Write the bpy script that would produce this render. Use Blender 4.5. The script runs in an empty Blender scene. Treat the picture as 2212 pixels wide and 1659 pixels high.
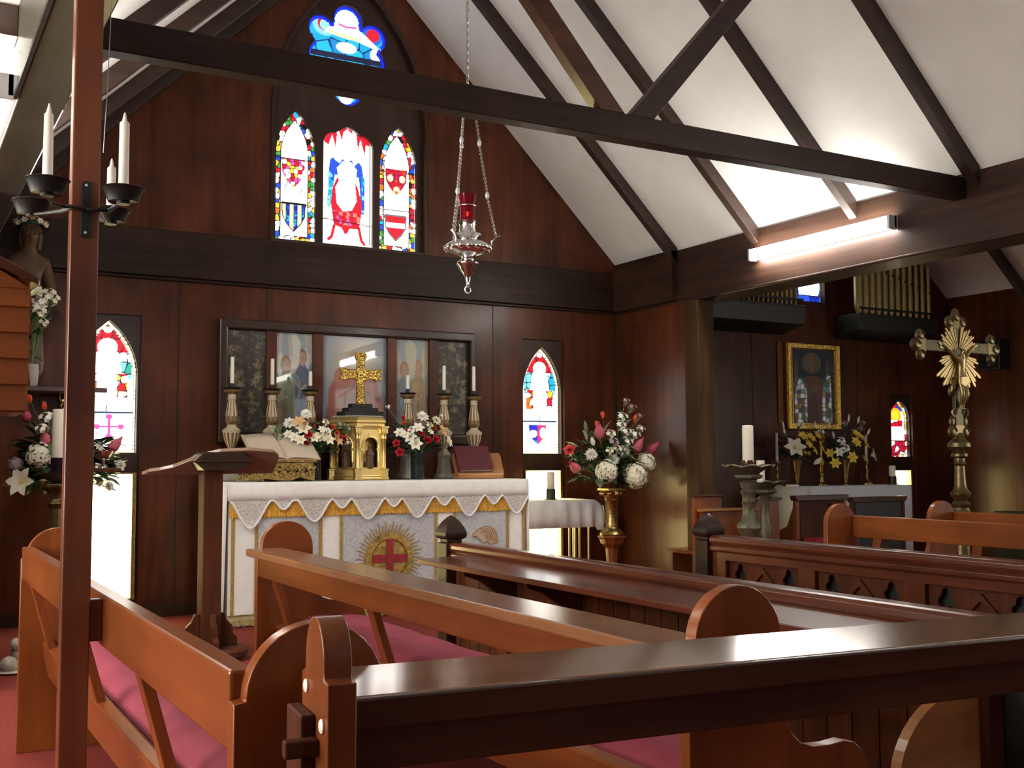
import bpy, bmesh, math, random
import numpy as np
from mathutils import Vector, Matrix, Euler
from mathutils.geometry import tessellate_polygon
S = bpy.context.scene
random.seed(7); RNG = np.random.default_rng(5)
PI = math.pi
# ---------------------------------------------------------------- camera, world, exposure
YAW, PITCH, ROLL, FPX = math.radians(29.7493), math.radians(4.0189), math.radians(-.2152), 2372.74
fw = Vector((math.sin(YAW)*math.cos(PITCH), math.cos(YAW)*math.cos(PITCH), math.sin(PITCH)))
rt = Vector((math.cos(YAW), -math.sin(YAW), 0)); up = rt.cross(fw)
r2 = math.cos(ROLL)*rt+math.sin(ROLL)*up; u2 = -math.sin(ROLL)*rt+math.cos(ROLL)*up
cd = bpy.data.cameras.new('camera'); cam = bpy.data.objects.new('camera', cd); S.collection.objects.link(cam)
cd.sensor_width = 36; cd.lens = FPX/2212*36; cd.clip_start = .02
m4 = Matrix((r2, u2, -fw)).transposed().to_4x4(); m4.translation = (0, 0, 1.2); cam.matrix_world = m4
S.camera = cam
w = bpy.data.worlds.new('sky'); S.world = w; w.use_nodes = True
w.node_tree.nodes['Background'].inputs[0].default_value = (.75, .85, 1, 1)
w.node_tree.nodes['Background'].inputs[1].default_value = 1.0
S.view_settings.view_transform = 'Standard'; S.view_settings.look = 'None'
S.view_settings.gamma = 1; S.view_settings.use_curve_mapping = False
S.view_settings.exposure = 1.0
S.cycles.use_denoising = True
S.cycles.max_bounces = 7; S.cycles.diffuse_bounces = 4; S.cycles.glossy_bounces = 3; S.cycles.transmission_bounces = 5
S.cycles.transparent_max_bounces = 8; S.cycles.caustics_reflective = False; S.cycles.caustics_refractive = False
S.cycles.sample_clamp_indirect = 6.0
# ---------------------------------------------------------------- materials
MATS = {}
def nt(name):
    m = bpy.data.materials.new(name); m.use_nodes = True; MATS[name] = m
    return m, m.node_tree.nodes, m.node_tree.links, m.node_tree.nodes['Principled BSDF']
def plain(name, c, rough=.5, metal=0, coat=0, noise=0, nscale=30, bump=0, bscale=60, sheen=0, **k):
    m, n, l, b = nt(name)
    b.inputs['Base Color'].default_value = (*c, 1); b.inputs['Roughness'].default_value = rough
    b.inputs['Metallic'].default_value = metal; b.inputs['Coat Weight'].default_value = coat
    b.inputs['Sheen Weight'].default_value = sheen
    for kk, v in k.items(): b.inputs[kk.replace('_', ' ')].default_value = v
    if noise or bump:
        tc = n.new('ShaderNodeTexCoord'); nz = n.new('ShaderNodeTexNoise'); nz.inputs['Scale'].default_value = nscale
        nz.inputs['Detail'].default_value = 5; l.new(tc.outputs['Object'], nz.inputs['Vector'])
        if noise:
            cr = n.new('ShaderNodeValToRGB'); e = cr.color_ramp.elements
            e[0].position = .3; e[1].position = .7
            e[0].color = (*[x*(1-noise) for x in c], 1); e[1].color = (*[min(1, x*(1+noise)) for x in c], 1)
            l.new(nz.outputs['Fac'], cr.inputs['Fac']); l.new(cr.outputs['Color'], b.inputs['Base Color'])
        if bump:
            n2 = n.new('ShaderNodeTexNoise'); n2.inputs['Scale'].default_value = bscale; l.new(tc.outputs['Object'], n2.inputs['Vector'])
            bp = n.new('ShaderNodeBump'); bp.inputs['Strength'].default_value = bump; bp.inputs['Distance'].default_value = .01
            l.new(n2.outputs['Fac'], bp.inputs['Height']); l.new(bp.outputs['Normal'], b.inputs['Normal'])
    return m
def wood(name, c1, c2, axis='z', rough=.3, coat=.3, scale=14, stretch=14, bump=.05, coat_rough=.12, blotch=.35, spec=.35):
    m, n, l, b = nt(name)
    tc = n.new('ShaderNodeTexCoord'); mp = n.new('ShaderNodeMapping')
    sc = [1, 1, 1]; sc['xyz'.index(axis)] = 1/stretch; mp.inputs['Scale'].default_value = sc
    l.new(tc.outputs['Object'], mp.inputs['Vector'])
    nz = n.new('ShaderNodeTexNoise'); nz.inputs['Scale'].default_value = scale; nz.inputs['Detail'].default_value = 7
    nz.inputs['Roughness'].default_value = .6; nz.inputs['Distortion'].default_value = .6; l.new(mp.outputs[0], nz.inputs['Vector'])
    cr = n.new('ShaderNodeValToRGB'); e = cr.color_ramp.elements
    e[0].position = .3; e[1].position = .72; e[0].color = (*c1, 1); e[1].color = (*c2, 1)
    l.new(nz.outputs['Fac'], cr.inputs['Fac'])
    n2 = n.new('ShaderNodeTexNoise'); n2.inputs['Scale'].default_value = 1.7; n2.inputs['Detail'].default_value = 3
    l.new(tc.outputs['Object'], n2.inputs['Vector'])
    mx = n.new('ShaderNodeMix'); mx.data_type = 'RGBA'; mx.blend_type = 'MULTIPLY'
    mr = n.new('ShaderNodeMapRange'); mr.inputs[1].default_value = .35; mr.inputs[2].default_value = .7
    mr.inputs[3].default_value = 1-blotch; mr.inputs[4].default_value = 1+blotch*.3
    l.new(n2.outputs['Fac'], mr.inputs[0]); mx.inputs[0].default_value = 1
    l.new(cr.outputs['Color'], mx.inputs[6]); l.new(mr.outputs[0], mx.inputs[7]); l.new(mx.outputs[2], b.inputs['Base Color'])
    b.inputs['Roughness'].default_value = rough; b.inputs['Coat Weight'].default_value = coat
    b.inputs['Coat Roughness'].default_value = coat_rough; b.inputs['Specular IOR Level'].default_value = spec
    bp = n.new('ShaderNodeBump'); bp.inputs['Strength'].default_value = bump; bp.inputs['Distance'].default_value = .004
    l.new(nz.outputs['Fac'], bp.inputs['Height']); l.new(bp.outputs['Normal'], b.inputs['Normal'])
    return m
def emit(name, c, s):
    m, n, l, b = nt(name)
    b.inputs['Base Color'].default_value = (*[min(1, x) for x in c], 1); b.inputs['Emission Color'].default_value = (*c, 1)
    b.inputs['Emission Strength'].default_value = s
    return m
def attr_mat(name, emission=0, rough=.5, coat=0, bump=0):
    m, n, l, b = nt(name)
    a = n.new('ShaderNodeAttribute'); a.attribute_name = 'col'
    if emission:
        b.inputs['Base Color'].default_value = (.02, .02, .02, 1); b.inputs['Roughness'].default_value = .25
        l.new(a.outputs['Color'], b.inputs['Emission Color']); b.inputs['Emission Strength'].default_value = emission
    else:
        l.new(a.outputs['Color'], b.inputs['Base Color']); b.inputs['Roughness'].default_value = rough; b.inputs['Coat Weight'].default_value = coat
        b.inputs['Coat Roughness'].default_value = .02
    return m
WALL = wood('wall plywood', (.065, .016, .0065), (.15, .04, .015), 'z', .4, .12, 9, 16, .03, .2, .5, .22)
WALLX = wood('wall plywood side', (.065, .016, .0065), (.15, .04, .015), 'z', .38, .2, 9, 16, .03, .22, .5, .25)
FRAMEW = wood('window frame wood', (.03, .013, .008), (.06, .026, .014), 'z', .4, .2, 12, 14)
BEAMX = wood('dark beam wood x', (.02, .0095, .0065), (.045, .022, .014), 'x', .5, .05, 22, 20, .15, spec=.2)
BEAMY = wood('dark beam wood y', (.026, .0115, .0075), (.065, .03, .018), 'y', .45, .1, 22, 20, .15, spec=.25)
RAFT = wood('rafter wood', (.024, .011, .008), (.05, .025, .017), 'x', .55, .05, 20, 8, .1)
ORX = wood('honey wood x', (.17, .043, .01), (.29, .082, .019), 'x', .28, .25, 12, 16)
ORY = wood('honey wood y', (.17, .043, .01), (.29, .082, .019), 'y', .28, .25, 12, 16)
ORZ = wood('honey wood z', (.17, .043, .01), (.31, .085, .02), 'z', .3, .2, 10, 14)
NEWELW = wood('newel wood', (.018, .009, .006), (.04, .019, .012), 'z', .42, .08, 12, 14, spec=.2)
PLATE = wood('greenish beam', (.06, .055, .034), (.1, .094, .062), 'y', .5, .1, 12, 20, .05)
POSTW = wood('standard wood', (.14, .04, .017), (.23, .07, .03), 'z', .35, .15, 10, 14)
LEDG = wood('worn ledge wood', (.2, .085, .04), (.31, .14, .065), 'y', .25, .6, 14, 18, .05, .2)
DKX = wood('dark stall wood x', (.05, .017, .01), (.115, .042, .022), 'x', .25, .4, 14, 18, .05, .16)
DKY = wood('dark stall wood y', (.065, .016, .0075), (.155, .039, .016), 'y', .28, .3, 14, 18)
DKZ = wood('dark stall wood z', (.05, .014, .007), (.12, .034, .014), 'z', .5, .03, 12, 14, spec=.12)
MIDZ = wood('lectern wood', (.06, .018, .009), (.12, .04, .02), 'z', .6, 0, 12, 14, spec=.08)
OAK = wood('light oak', (.36, .15, .048), (.52, .24, .083), 'x', .35, .2, 16, 12)
PILA = wood('pilaster oak', (.05, .026, .011), (.1, .052, .022), 'z', .6, 0, 14, 14, spec=.1)
PLAS = plain('white plaster', (.87, .885, .87), .8, noise=.05, nscale=2.2, bump=.05, bscale=12)
CARP = plain('red carpet', (.2, .036, .03), .95, noise=.15, nscale=60, bump=.3, bscale=500, Specular_IOR_Level=.1)
PINK = plain('pink cushion cloth', (.27, .05, .078), .85, noise=.1, nscale=9, bump=.12, bscale=18, Specular_IOR_Level=.15)
REDC = plain('red cloth', (.4, .02, .03), .85)
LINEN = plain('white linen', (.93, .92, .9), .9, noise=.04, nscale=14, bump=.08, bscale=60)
CREAM = plain('cream wax', (.93, .89, .77), .45, noise=.03, nscale=20, **{'Subsurface_Weight': .15})
WAXW = plain('white wax', (.95, .93, .87), .4, **{'Subsurface_Weight': .1})
BLACK = plain('black iron', (.012, .012, .012), .45, .3)
BLKP = plain('black plinth', (.006, .006, .006), .5)
WICK = plain('wick', (.03, .02, .015), .9)
SILV = plain('polished silver', (.82, .82, .8), .16, 1, bump=.06, bscale=90)
CHAI = plain('silver chain', (.5, .48, .45), .3, 1)
GOLD = plain('gilt brass', (.85, .6, .18), .22, 1, bump=.03, bscale=60)
GOLDF = plain('filigree gilt', (.8, .52, .13), .25, 1, noise=.35, nscale=45, bump=.7, bscale=70)
BRAS = plain('aged brass', (.45, .32, .12), .3, 1, noise=.25, nscale=20, bump=.35, bscale=55)
BRONZ = plain('dull bronze', (.2, .155, .07), .42, .9, noise=.25, nscale=25, bump=.15, bscale=40)
BRONZC = plain('dark bronze', (.105, .085, .045), .45, .7, noise=.2, nscale=30)
GRNB = plain('green bronze', (.15, .14, .095), .5, .6, noise=.25, nscale=30, bump=.2, bscale=60)
EMBG = plain('gold thread', (.42, .27, .07), .6, .15, noise=.35, nscale=60)
GILTW = plain('tarnished gilt carving', (.36, .24, .08), .4, .75, noise=.5, nscale=35, bump=.9, bscale=45)
CANDC = plain('cream paint', (.56, .47, .33), .5, noise=.12, nscale=25)
CANDB = plain('old gold paint', (.2, .12, .05), .45, .3, noise=.3, nscale=30)
PAPER = plain('paper', (.62, .52, .4), .8, noise=.06, nscale=25)
PAGED = plain('page edge', (.5, .33, .16), .8)
MAROON = plain('maroon cover', (.1, .012, .022), .5)
GREEN = plain('dark leaf', (.02, .06, .022), .5, noise=.4, nscale=12)
GREENL = plain('light leaf', (.12, .2, .06), .5, noise=.3, nscale=14)
SAGE = plain('variegated leaf', (.3, .38, .24), .5)
FW = plain('white petal', (.93, .92, .84), .6); FCR = plain('cream petal', (.9, .87, .68), .6, noise=.08, nscale=60)
FR = plain('red petal', (.55, .012, .03), .55); FO = plain('orange petal', (.75, .1, .03), .5)
FP = plain('pink petal', (.62, .13, .17), .55); FPD = plain('deep pink petal', (.48, .06, .12), .55); FY = plain('yellow petal', (.85, .62, .08), .55)
FPE = plain('peach petal', (.85, .5, .25), .55); FCOR = plain('coral petal', (.75, .09, .08), .55); FMA = plain('mauve petal', (.4, .28, .33), .6)
TUBE = emit('lit tube', (1, .95, .86), 42); TUBED = emit('dim lit tube', (1, .95, .86), 9)
AMB = emit('clear lit glass', (1, .83, .36), 6.5)
DAYL = emit('daylit glass', (1, .93, .8), 8.5); DAYW = emit('shaded daylit glass', (.9, .97, 1), .8); DAYM = emit('added chapel daylight', (1, .95, .85), 3.5)
FLAM = emit('flame', (1, .25, .05), 5)
GREY = plain('grey metal', (.55, .56, .58), .4, .2)
PIPE = plain('organ pipe brass', (.34, .27, .11), .4, .6, noise=.15, nscale=14)
ORGC = plain('dark green case', (.011, .012, .009), .5)
TERR = plain('carved wood figure', (.11, .055, .025), .5, noise=.3, nscale=20)
SCREW = plain('white screw cap', (.75, .72, .68), .3)
GLS, _n, _l, _b = nt('clear glass'); _b.inputs['Transmission Weight'].default_value = .85; _b.inputs['Roughness'].default_value = .03
_b.inputs['Base Color'].default_value = (.12, .17, .16, 1); _b.inputs['IOR'].default_value = 1.3
RUBY, _n, _l, _b = nt('ruby glass'); _b.inputs['Transmission Weight'].default_value = .75; _b.inputs['Roughness'].default_value = .05
_b.inputs['Base Color'].default_value = (.5, .03, .05, 1); _b.inputs['IOR'].default_value = 1.2
CRYS = plain('crystal bead', (.75, .78, .8), .1, .3)
STAIN = attr_mat('stained glass', .6)
PAINT = attr_mat('glazed painting', 0, .5, 1.0)
EMBR = attr_mat('embroidered brocade', 0, .8)
# ---------------------------------------------------------------- mesh builder
class MB:
    def __init__(s): s.v, s.f, s.m = [], [], []
    def add(s, vs, fs, mi=0):
        o = len(s.v); s.v += [tuple(p) for p in vs]
        for k, f in enumerate(fs):
            s.f.append([o+i for i in f]); s.m.append(mi[k] if isinstance(mi, list) else mi)
        return s
    def box(s, x0, x1, y0, y1, z0, z1, mi=0):
        return s.add([(x, y, z) for x in (x0, x1) for y in (y0, y1) for z in (z0, z1)],
                     [(0, 1, 3, 2), (4, 6, 7, 5), (0, 4, 5, 1), (2, 3, 7, 6), (0, 2, 6, 4), (1, 5, 7, 3)], mi)
    def prism(s, pts, ax, a, b, holes=(), mi=0):
        conv = {'x': lambda p, t: (t, p[0], p[1]), 'y': lambda p, t: (p[0], t, p[1]), 'z': lambda p, t: (p[0], p[1], t)}[ax]
        loops = [list(pts)]+[list(h) for h in holes]
        allp = [p for lp in loops for p in lp]
        if holes or len(pts) > 4:
            tri = [tuple(t) for t in tessellate_polygon([[Vector((p[0], p[1], 0)) for p in lp] for lp in loops])]
        else: tri = [tuple(range(len(pts)))]
        n = len(allp); vs = [conv(p, a) for p in allp]+[conv(p, b) for p in allp]
        fs = [t for t in tri]+[tuple(n+i for i in t) for t in tri]
        o = 0
        for lp in loops:
            k = len(lp)
            for i in range(k): fs.append((o+i, o+(i+1) % k, n+o+(i+1) % k, n+o+i))
            o += k
        return s.add(vs, fs, mi)
    def lathe(s, prof, cx=0, cy=0, n=20, mi=0, alt=None, rot=0, z0=0):
        vs = []
        for r, z in prof:
            for i in range(n):
                a = 2*PI*i/n+rot; vs.append((cx+r*math.cos(a), cy+r*math.sin(a), z0+z))
        fs, ms = [], []
        for j in range(len(prof)-1):
            for i in range(n):
                fs.append((j*n+i, j*n+(i+1) % n, (j+1)*n+(i+1) % n, (j+1)*n+i))
                ms.append(alt if (alt is not None and i % 2) else mi)
        fs += [tuple(range(n)), tuple((len(prof)-1)*n+i for i in range(n))]; ms += [mi, mi]
        return s.add(vs, fs, ms)
    def tube(s, pts, r, n=8, mi=0, closed=False):
        pts = [Vector(p) for p in pts]; N = len(pts); vs = []
        t0 = (pts[1]-pts[0]).normalized(); nrm = t0.orthogonal().normalized()
        for k, p in enumerate(pts):
            a = pts[(k-1) % N] if (closed or k > 0) else p; b = pts[(k+1) % N] if (closed or k < N-1) else p
            t = (b-a).normalized(); nrm = (nrm-t*nrm.dot(t)).normalized(); bn = t.cross(nrm)
            rr = r(k/(N-1)) if callable(r) else r
            for i in range(n):
                q = 2*PI*i/n; vs.append(p+rr*(math.cos(q)*nrm+math.sin(q)*bn))
        fs = []
        for k in range(N if closed else N-1):
            for i in range(n): fs.append((k*n+i, k*n+(i+1) % n, ((k+1) % N)*n+(i+1) % n, ((k+1) % N)*n+i))
        if not closed: fs += [tuple(range(n)), tuple((N-1)*n+i for i in range(n))]
        return s.add(vs, fs, mi)
    def ell(s, c, r, nu=14, nv=8, mi=0):
        if not isinstance(r, (tuple, list)): r = (r, r, r)
        vs = [(c[0], c[1], c[2]-r[2])]
        for j in range(1, nv):
            p = -PI/2+PI*j/nv
            for i in range(nu):
                a = 2*PI*i/nu; vs.append((c[0]+r[0]*math.cos(p)*math.cos(a), c[1]+r[1]*math.cos(p)*math.sin(a), c[2]+r[2]*math.sin(p)))
        vs.append((c[0], c[1], c[2]+r[2])); L = len(vs)-1
        fs = [(0, 1+(i+1) % nu, 1+i) for i in range(nu)]
        for j in range(nv-2):
            for i in range(nu): fs.append((1+j*nu+i, 1+j*nu+(i+1) % nu, 1+(j+1)*nu+(i+1) % nu, 1+(j+1)*nu+i))
        fs += [(L, L-nu+i, L-nu+(i+1) % nu) for i in range(nu)]
        return s.add(vs, fs, mi)
    def grid(s, P, mi=0):          # P[j][i] points
        h, wd = len(P), len(P[0])
        return s.add([p for row in P for p in row], [(j*wd+i, j*wd+i+1, (j+1)*wd+i+1, (j+1)*wd+i) for j in range(h-1) for i in range(wd-1)], mi)
    def xf(s, M, start=0):
        for i in range(start, len(s.v)): s.v[i] = tuple(M @ Vector(s.v[i]))
        return s
def wloc(o):
    v = Vector((0, 0, 0))
    while o: v += o.location; o = o.parent
    return v
def tag(o, label=None, cat=None, group=None, kind=None):
    if label: o['label'] = label
    if cat: o['category'] = cat
    if group: o['group'] = group
    if kind: o['kind'] = kind
    return o
def O(name, mb, mats, parent=None, bevel=0, smooth=None, seg=2, label=None, cat=None, group=None, kind=None, recalc=True):
    me = bpy.data.meshes.new(name)
    if parent: off = wloc(parent)
    elif kind == 'structure': off = Vector((0, 0, 0))
    else:
        a = np.array(mb.v); lo, hi = a.min(0), a.max(0); off = Vector(((lo[0]+hi[0])/2, (lo[1]+hi[1])/2, lo[2]))
    me.from_pydata([tuple(Vector(p)-off) for p in mb.v], [], mb.f)
    for mt in (mats if isinstance(mats, (list, tuple)) else [mats]): me.materials.append(mt)
    if isinstance(mats, (list, tuple)): me.polygons.foreach_set('material_index', mb.m)
    if recalc:
        b = bmesh.new(); b.from_mesh(me); bmesh.ops.recalc_face_normals(b, faces=b.faces); b.to_mesh(me); b.free()
    if smooth is not None:
        me.shade_smooth(); me.set_sharp_from_angle(angle=math.radians(smooth))
    o = bpy.data.objects.new(name, me); S.collection.objects.link(o)
    if parent: o.parent = parent
    else: o.location = off
    if bevel:
        md = o.modifiers.new('soft edges', 'BEVEL'); md.width = bevel; md.segments = seg; md.limit_method = 'ANGLE'; md.angle_limit = math.radians(35)
    return tag(o, label, cat, group, kind)
def thing(name, label, cat, loc=(0, 0, 0), group=None, kind=None):
    o = bpy.data.objects.new(name, None); S.collection.objects.link(o); o.location = loc; o.empty_display_size = .1
    return tag(o, label, cat, group, kind)
def dup(root, loc, label, rz=None, group=None):
    r = root.copy(); S.collection.objects.link(r); r.location = loc; r['label'] = label
    if rz is not None: r.rotation_euler = (0, 0, rz)
    if group: r['group'] = group
    for ch in list(root.children):
        c = ch.copy(); S.collection.objects.link(c); c.parent = r
        for g in list(ch.children):
            d = g.copy(); S.collection.objects.link(d); d.parent = c
    return r
def B(*a): return MB().box(*a)
def arc(cx, cz, r, a0, a1, n=14, rz=None):
    rz = rz or r
    return [(cx+r*math.cos(math.radians(a0+(a1-a0)*i/n)), cz+rz*math.sin(math.radians(a0+(a1-a0)*i/n))) for i in range(n+1)]
def lancet(x0, x1, z0, zs, za, n=14):
    wd = (x1-x0)/2; h = za-zs; R = (wd*wd+h*h)/(2*wd); cx = (x0+x1)/2; a = math.degrees(math.asin(min(1, h/R)))
    if R < wd: a = 180-a
    return [(x0, z0), (x1, z0)]+arc(x1-R, zs, R, 0, a, n)[:-1]+[(cx, za)]+arc(x0+R, zs, R, 180-a, 180, n)[1:]
def rect(x0, x1, z0, z1): return [(x0, z0), (x1, z0), (x1, z1), (x0, z1)]
# ---------------------------------------------------------------- painted / leaded panels: colours of the glass or picture itself
class Art:
    def __init__(s, x0, x1, z0, z1, nx, nz, bg):
        s.x0, s.x1, s.z0, s.z1 = x0, x1, z0, z1
        s.X, s.Z = np.meshgrid(np.linspace(0, 1, nx), np.linspace(0, 1, nz))   # u right, v up
        s.asp = (z1-z0)/(x1-x0); s.C = np.zeros((nz, nx, 3)); s.C[:] = bg
    def put(s, mask, c, a=1.0):
        mk = mask*a if mask.dtype != bool else mask.astype(float)*a
        s.C = s.C*(1-mk[..., None])+np.array(c)*mk[..., None]; return s
    def el(s, cx, cz, rx, rz, c, a=1.0): return s.put(((s.X-cx)/rx)**2+((s.Z-cz)/rz)**2 < 1, c, a)
    def ring(s, cx, cz, rx, rz, c, t=.15):
        d = np.sqrt(((s.X-cx)/rx)**2+((s.Z-cz)/rz)**2); return s.put(np.abs(d-1) < t, c)
    def pm(s, pts):
        m = np.zeros(s.X.shape, bool); n = len(pts)
        for i in range(n):
            (xa, za), (xb, zb) = pts[i], pts[(i+1) % n]
            if za == zb: continue
            m ^= ((s.Z > min(za, zb)) & (s.Z <= max(za, zb)) & (s.X < xa+(s.Z-za)*(xb-xa)/(zb-za)))
        return m
    def poly(s, pts, c, a=1.0): return s.put(s.pm(pts), c, a)
    def line(s, pts, wd, c, a=1.0):
        m = np.zeros(s.X.shape, bool)
        for (xa, za), (xb, zb) in zip(pts[:-1], pts[1:]):
            dx, dz = xb-xa, (zb-za)*s.asp; L = dx*dx+dz*dz+1e-9
            t = np.clip(((s.X-xa)*dx+(s.Z-za)*s.asp*dz)/L, 0, 1)
            m |= np.hypot(s.X-xa-t*dx, (s.Z-za)*s.asp-t*dz) < wd
        return s.put(m, c, a)
    def cells(s, mask, cell, pal, wts=None, lead=.16, leadc=(.01, .01, .01), seed=1):
        r = np.random.default_rng(seed); nx = int(1/cell)+2; nz = int(s.asp/cell)+2
        gx, gz = np.meshgrid(np.arange(-1, nx+1), np.arange(-1, nz+1))
        px = (gx+r.uniform(.15, .85, gx.shape))*cell; pz = (gz+r.uniform(.15, .85, gz.shape))*cell
        ci = r.choice(len(pal), gx.shape, p=None if wts is None else np.array(wts)/sum(wts))
        x, z = s.X, s.Z*s.asp; ix, iz = (x/cell).astype(int)+1, (z/cell).astype(int)+1
        d1 = np.full(x.shape, 9.); d2 = d1.copy(); cc = np.zeros(x.shape, int)
        for dx in (-1, 0, 1):
            for dz in (-1, 0, 1):
                jx = np.clip(ix+dx, 0, gx.shape[1]-1); jz = np.clip(iz+dz, 0, gx.shape[0]-1)
                d = np.hypot(x-px[jz, jx], z-pz[jz, jx]); nw = d < d1
                d2 = np.where(nw, d1, np.minimum(d2, d)); cc = np.where(nw, ci[jz, jx], cc); d1 = np.where(nw, d, d1)
        col = np.array(pal, float)[cc]; col[(d2-d1) < lead*cell] = leadc
        s.C = np.where(mask[..., None], col, s.C); return s
    def soft(s, k=1):
        for _ in range(k):
            c = np.pad(s.C, ((1, 1), (1, 1), (0, 0)), 'edge')
            s.C = (c[1:-1, 1:-1]*2+c[:-2, 1:-1]+c[2:, 1:-1]+c[1:-1, :-2]+c[1:-1, 2:])/6
        return s
    def build(s, name, y, mat, parent, tilt=0, label=None, thick=.006):
        nz, nx = s.X.shape; off = wloc(parent)
        x = s.x0+s.X*(s.x1-s.x0)-off.x; z = s.z0+s.Z*(s.z1-s.z0)-off.z
        yy = y-off.y+tilt*(s.Z*(s.z1-s.z0))
        me = bpy.data.meshes.new(name); V = np.stack([x, yy, z], -1).reshape(-1, 3)
        jj, ii = np.meshgrid(np.arange(nz-1), np.arange(nx-1), indexing='ij'); a = (jj*nx+ii).ravel()
        F = np.stack([a, a+1, a+nx+1, a+nx], -1)
        me.from_pydata(V.tolist(), [], F.tolist())
        at = me.color_attributes.new('col', 'FLOAT_COLOR', 'POINT')
        at.data.foreach_set('color', np.concatenate([s.C.reshape(-1, 3), np.ones((nx*nz, 1))], 1).astype(np.float32).ravel())
        me.materials.append(mat); o = bpy.data.objects.new(name, me); S.collection.objects.link(o); o.parent = parent
        md = o.modifiers.new('sheet', 'SOLIDIFY'); md.thickness = thick; md.offset = -1
        if label: o['label'] = label
        return o
# ---------------------------------------------------------------- building shell
RS = .985
def zr(x): return 3.127+RS*(6.288-x)
def zl(x): return 3.127+RS*(x-.652)
RIDX = (6.288+.652)/2; RIDZ = zr(RIDX)
O('floor', B(-2.7, 11.3, -4.6, 9.0, -.1, 0), CARP, kind='structure')
gable = [(-2.7, 0), (11.3, 0), (11.3, 3.15), (8.83, 5.25), (6.38, 3.1), (RIDX, RIDZ+.05), (.55, 3.05), (-2.7, 3.05)]
bigarch = [(2.765, 3.05), (4.205, 3.05)]+lancet(2.765, 4.205, 3.05, 4.15, 5.5, 18)[2:]
LW, RW = (1.255, 1.735), (5.205, 5.665); CL, CR = (6.975, 7.335), (10.16, 10.52)
holes = [bigarch]+[rect(a, b, .13, 2.355) for a, b in (LW, RW)]+[rect(a, b, .3, 1.96) for a, b in (CL, CR)]+[rect(8.52, 9.18, 2.94, 3.9)]
O('wall_back', MB().prism(gable, 'y', 8.9, 9.05, holes), WALL, kind='structure')
O('wall_front', MB().prism(gable, 'y', -4.6, -4.5, [rect(2.2, 4.7, 1.5, 4.1), rect(7.4, 9.7, 1.9, 4.2), rect(-1.9, -.7, 1, 2.5)]), WALL, kind='structure')
lwy = [(1.3, 2.8), (3.1, 4.6), (4.9, 6.3)]
O('wall_left', MB().prism(rect(-4.6, 9, 0, 3.15), 'x', -2.7, -2.6, [rect(a, b, .9, 2.45) for a, b in lwy]), WALLX, kind='structure')
rwy = [(6.15, 6.5), (6.68, 7.03)]; rwd = [(.6, 2.2), (2.8, 4.4)]
O('wall_right', MB().prism(rect(-4.6, 9, 0, 3.2), 'x', 11.19, 11.3, [rect(a, b, 1.3, 2.45) for a, b in rwy]+[rect(a, b, 1.0, 2.4) for a, b in rwd]), WALLX, kind='structure')
O('wall_chancel_right', B(6.27, 6.33, 7.78, 8.9, 0, 2.64), WALLX, kind='structure')
O('wall_shade_left', B(.44, .5, 6.4, 8.9, 0, 2.65), WALLX, kind='structure')  # unseen partition, added to keep the left corner in shade
O('ceiling', MB().prism([(6.33, zr(6.33)), (RIDX, RIDZ), (.55, zl(.55)), (.55, zl(.55)+.08), (RIDX, RIDZ+.08), (6.33, zr(6.33)+.08)], 'y', -4.5, 8.9), PLAS, kind='structure')
O('ceiling_chapel', MB().prism([(11.3, 3.06), (8.83, 5.2), (6.42, 3.09), (6.42, 3.17), (8.83, 5.28), (11.3, 3.14)], 'y', -4.5, 8.9), PLAS, kind='structure')
O('ceiling_aisle', B(-2.6, .45, -4.5, 8.9, 3.05, 3.12), PLAS, kind='structure')
# trims: plates over the open bays, the cornice band, panel joints
O('trim_1', B(6.27, 6.47, -4.5, 8.9, 2.635, 3.125).box(6.255, 6.27, -4.5, 8.9, 2.635, 2.655), BEAMY, bevel=.006, kind='structure')
O('trim_2', B(.42, .6, -4.5, 8.9, 2.65, 3.06), PLATE, bevel=.006, kind='structure')
O('trim_3', B(.6, 6.27, 8.83, 8.9, 2.67, 3.045).box(.6, 6.27, 8.865, 8.9, 2.645, 2.67), BEAMX, bevel=.006, kind='structure')
O('trim_4', B(6.2, 6.27, 7.9, 8.83, 2.66, 3.12), BEAMY, kind='structure')
jm = MB()
for x in (2.02, 2.735, 4.885): jm.box(x-.004, x+.004, 8.896, 8.9, 0, 2.66)
for x in (8.05, 9.62): jm.box(x-.004, x+.004, 8.896, 8.9, 0, 2.64)
O('trim_5', jm, BLACK, kind='structure')
O('trim_6', B(6.245, 6.27, 8.875, 8.9, 0, 2.64), FRAMEW, kind='structure')
O('trim_7', B(11.165, 11.19, 8.87, 8.9, 0, 3.1), FRAMEW, kind='structure')
O('trim_8', B(6.24, 6.43, 7.6, 7.78, 0, 2.635), PILA, bevel=.006, kind='structure')
O('trim_9', MB().prism([(6.47, 2.64), (6.6, 2.64), (6.6, 2.7), (6.47, 3.1)], 'y', -4.5, 8.9), BEAMY, kind='structure')
O('baseboard_back', B(.6, 6.25, 8.88, 8.9, 0, .1), FRAMEW, kind='structure')
O('baseboard_right', B(6.25, 6.27, 7.8, 8.88, 0, .1), FRAMEW, kind='structure')
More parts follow.
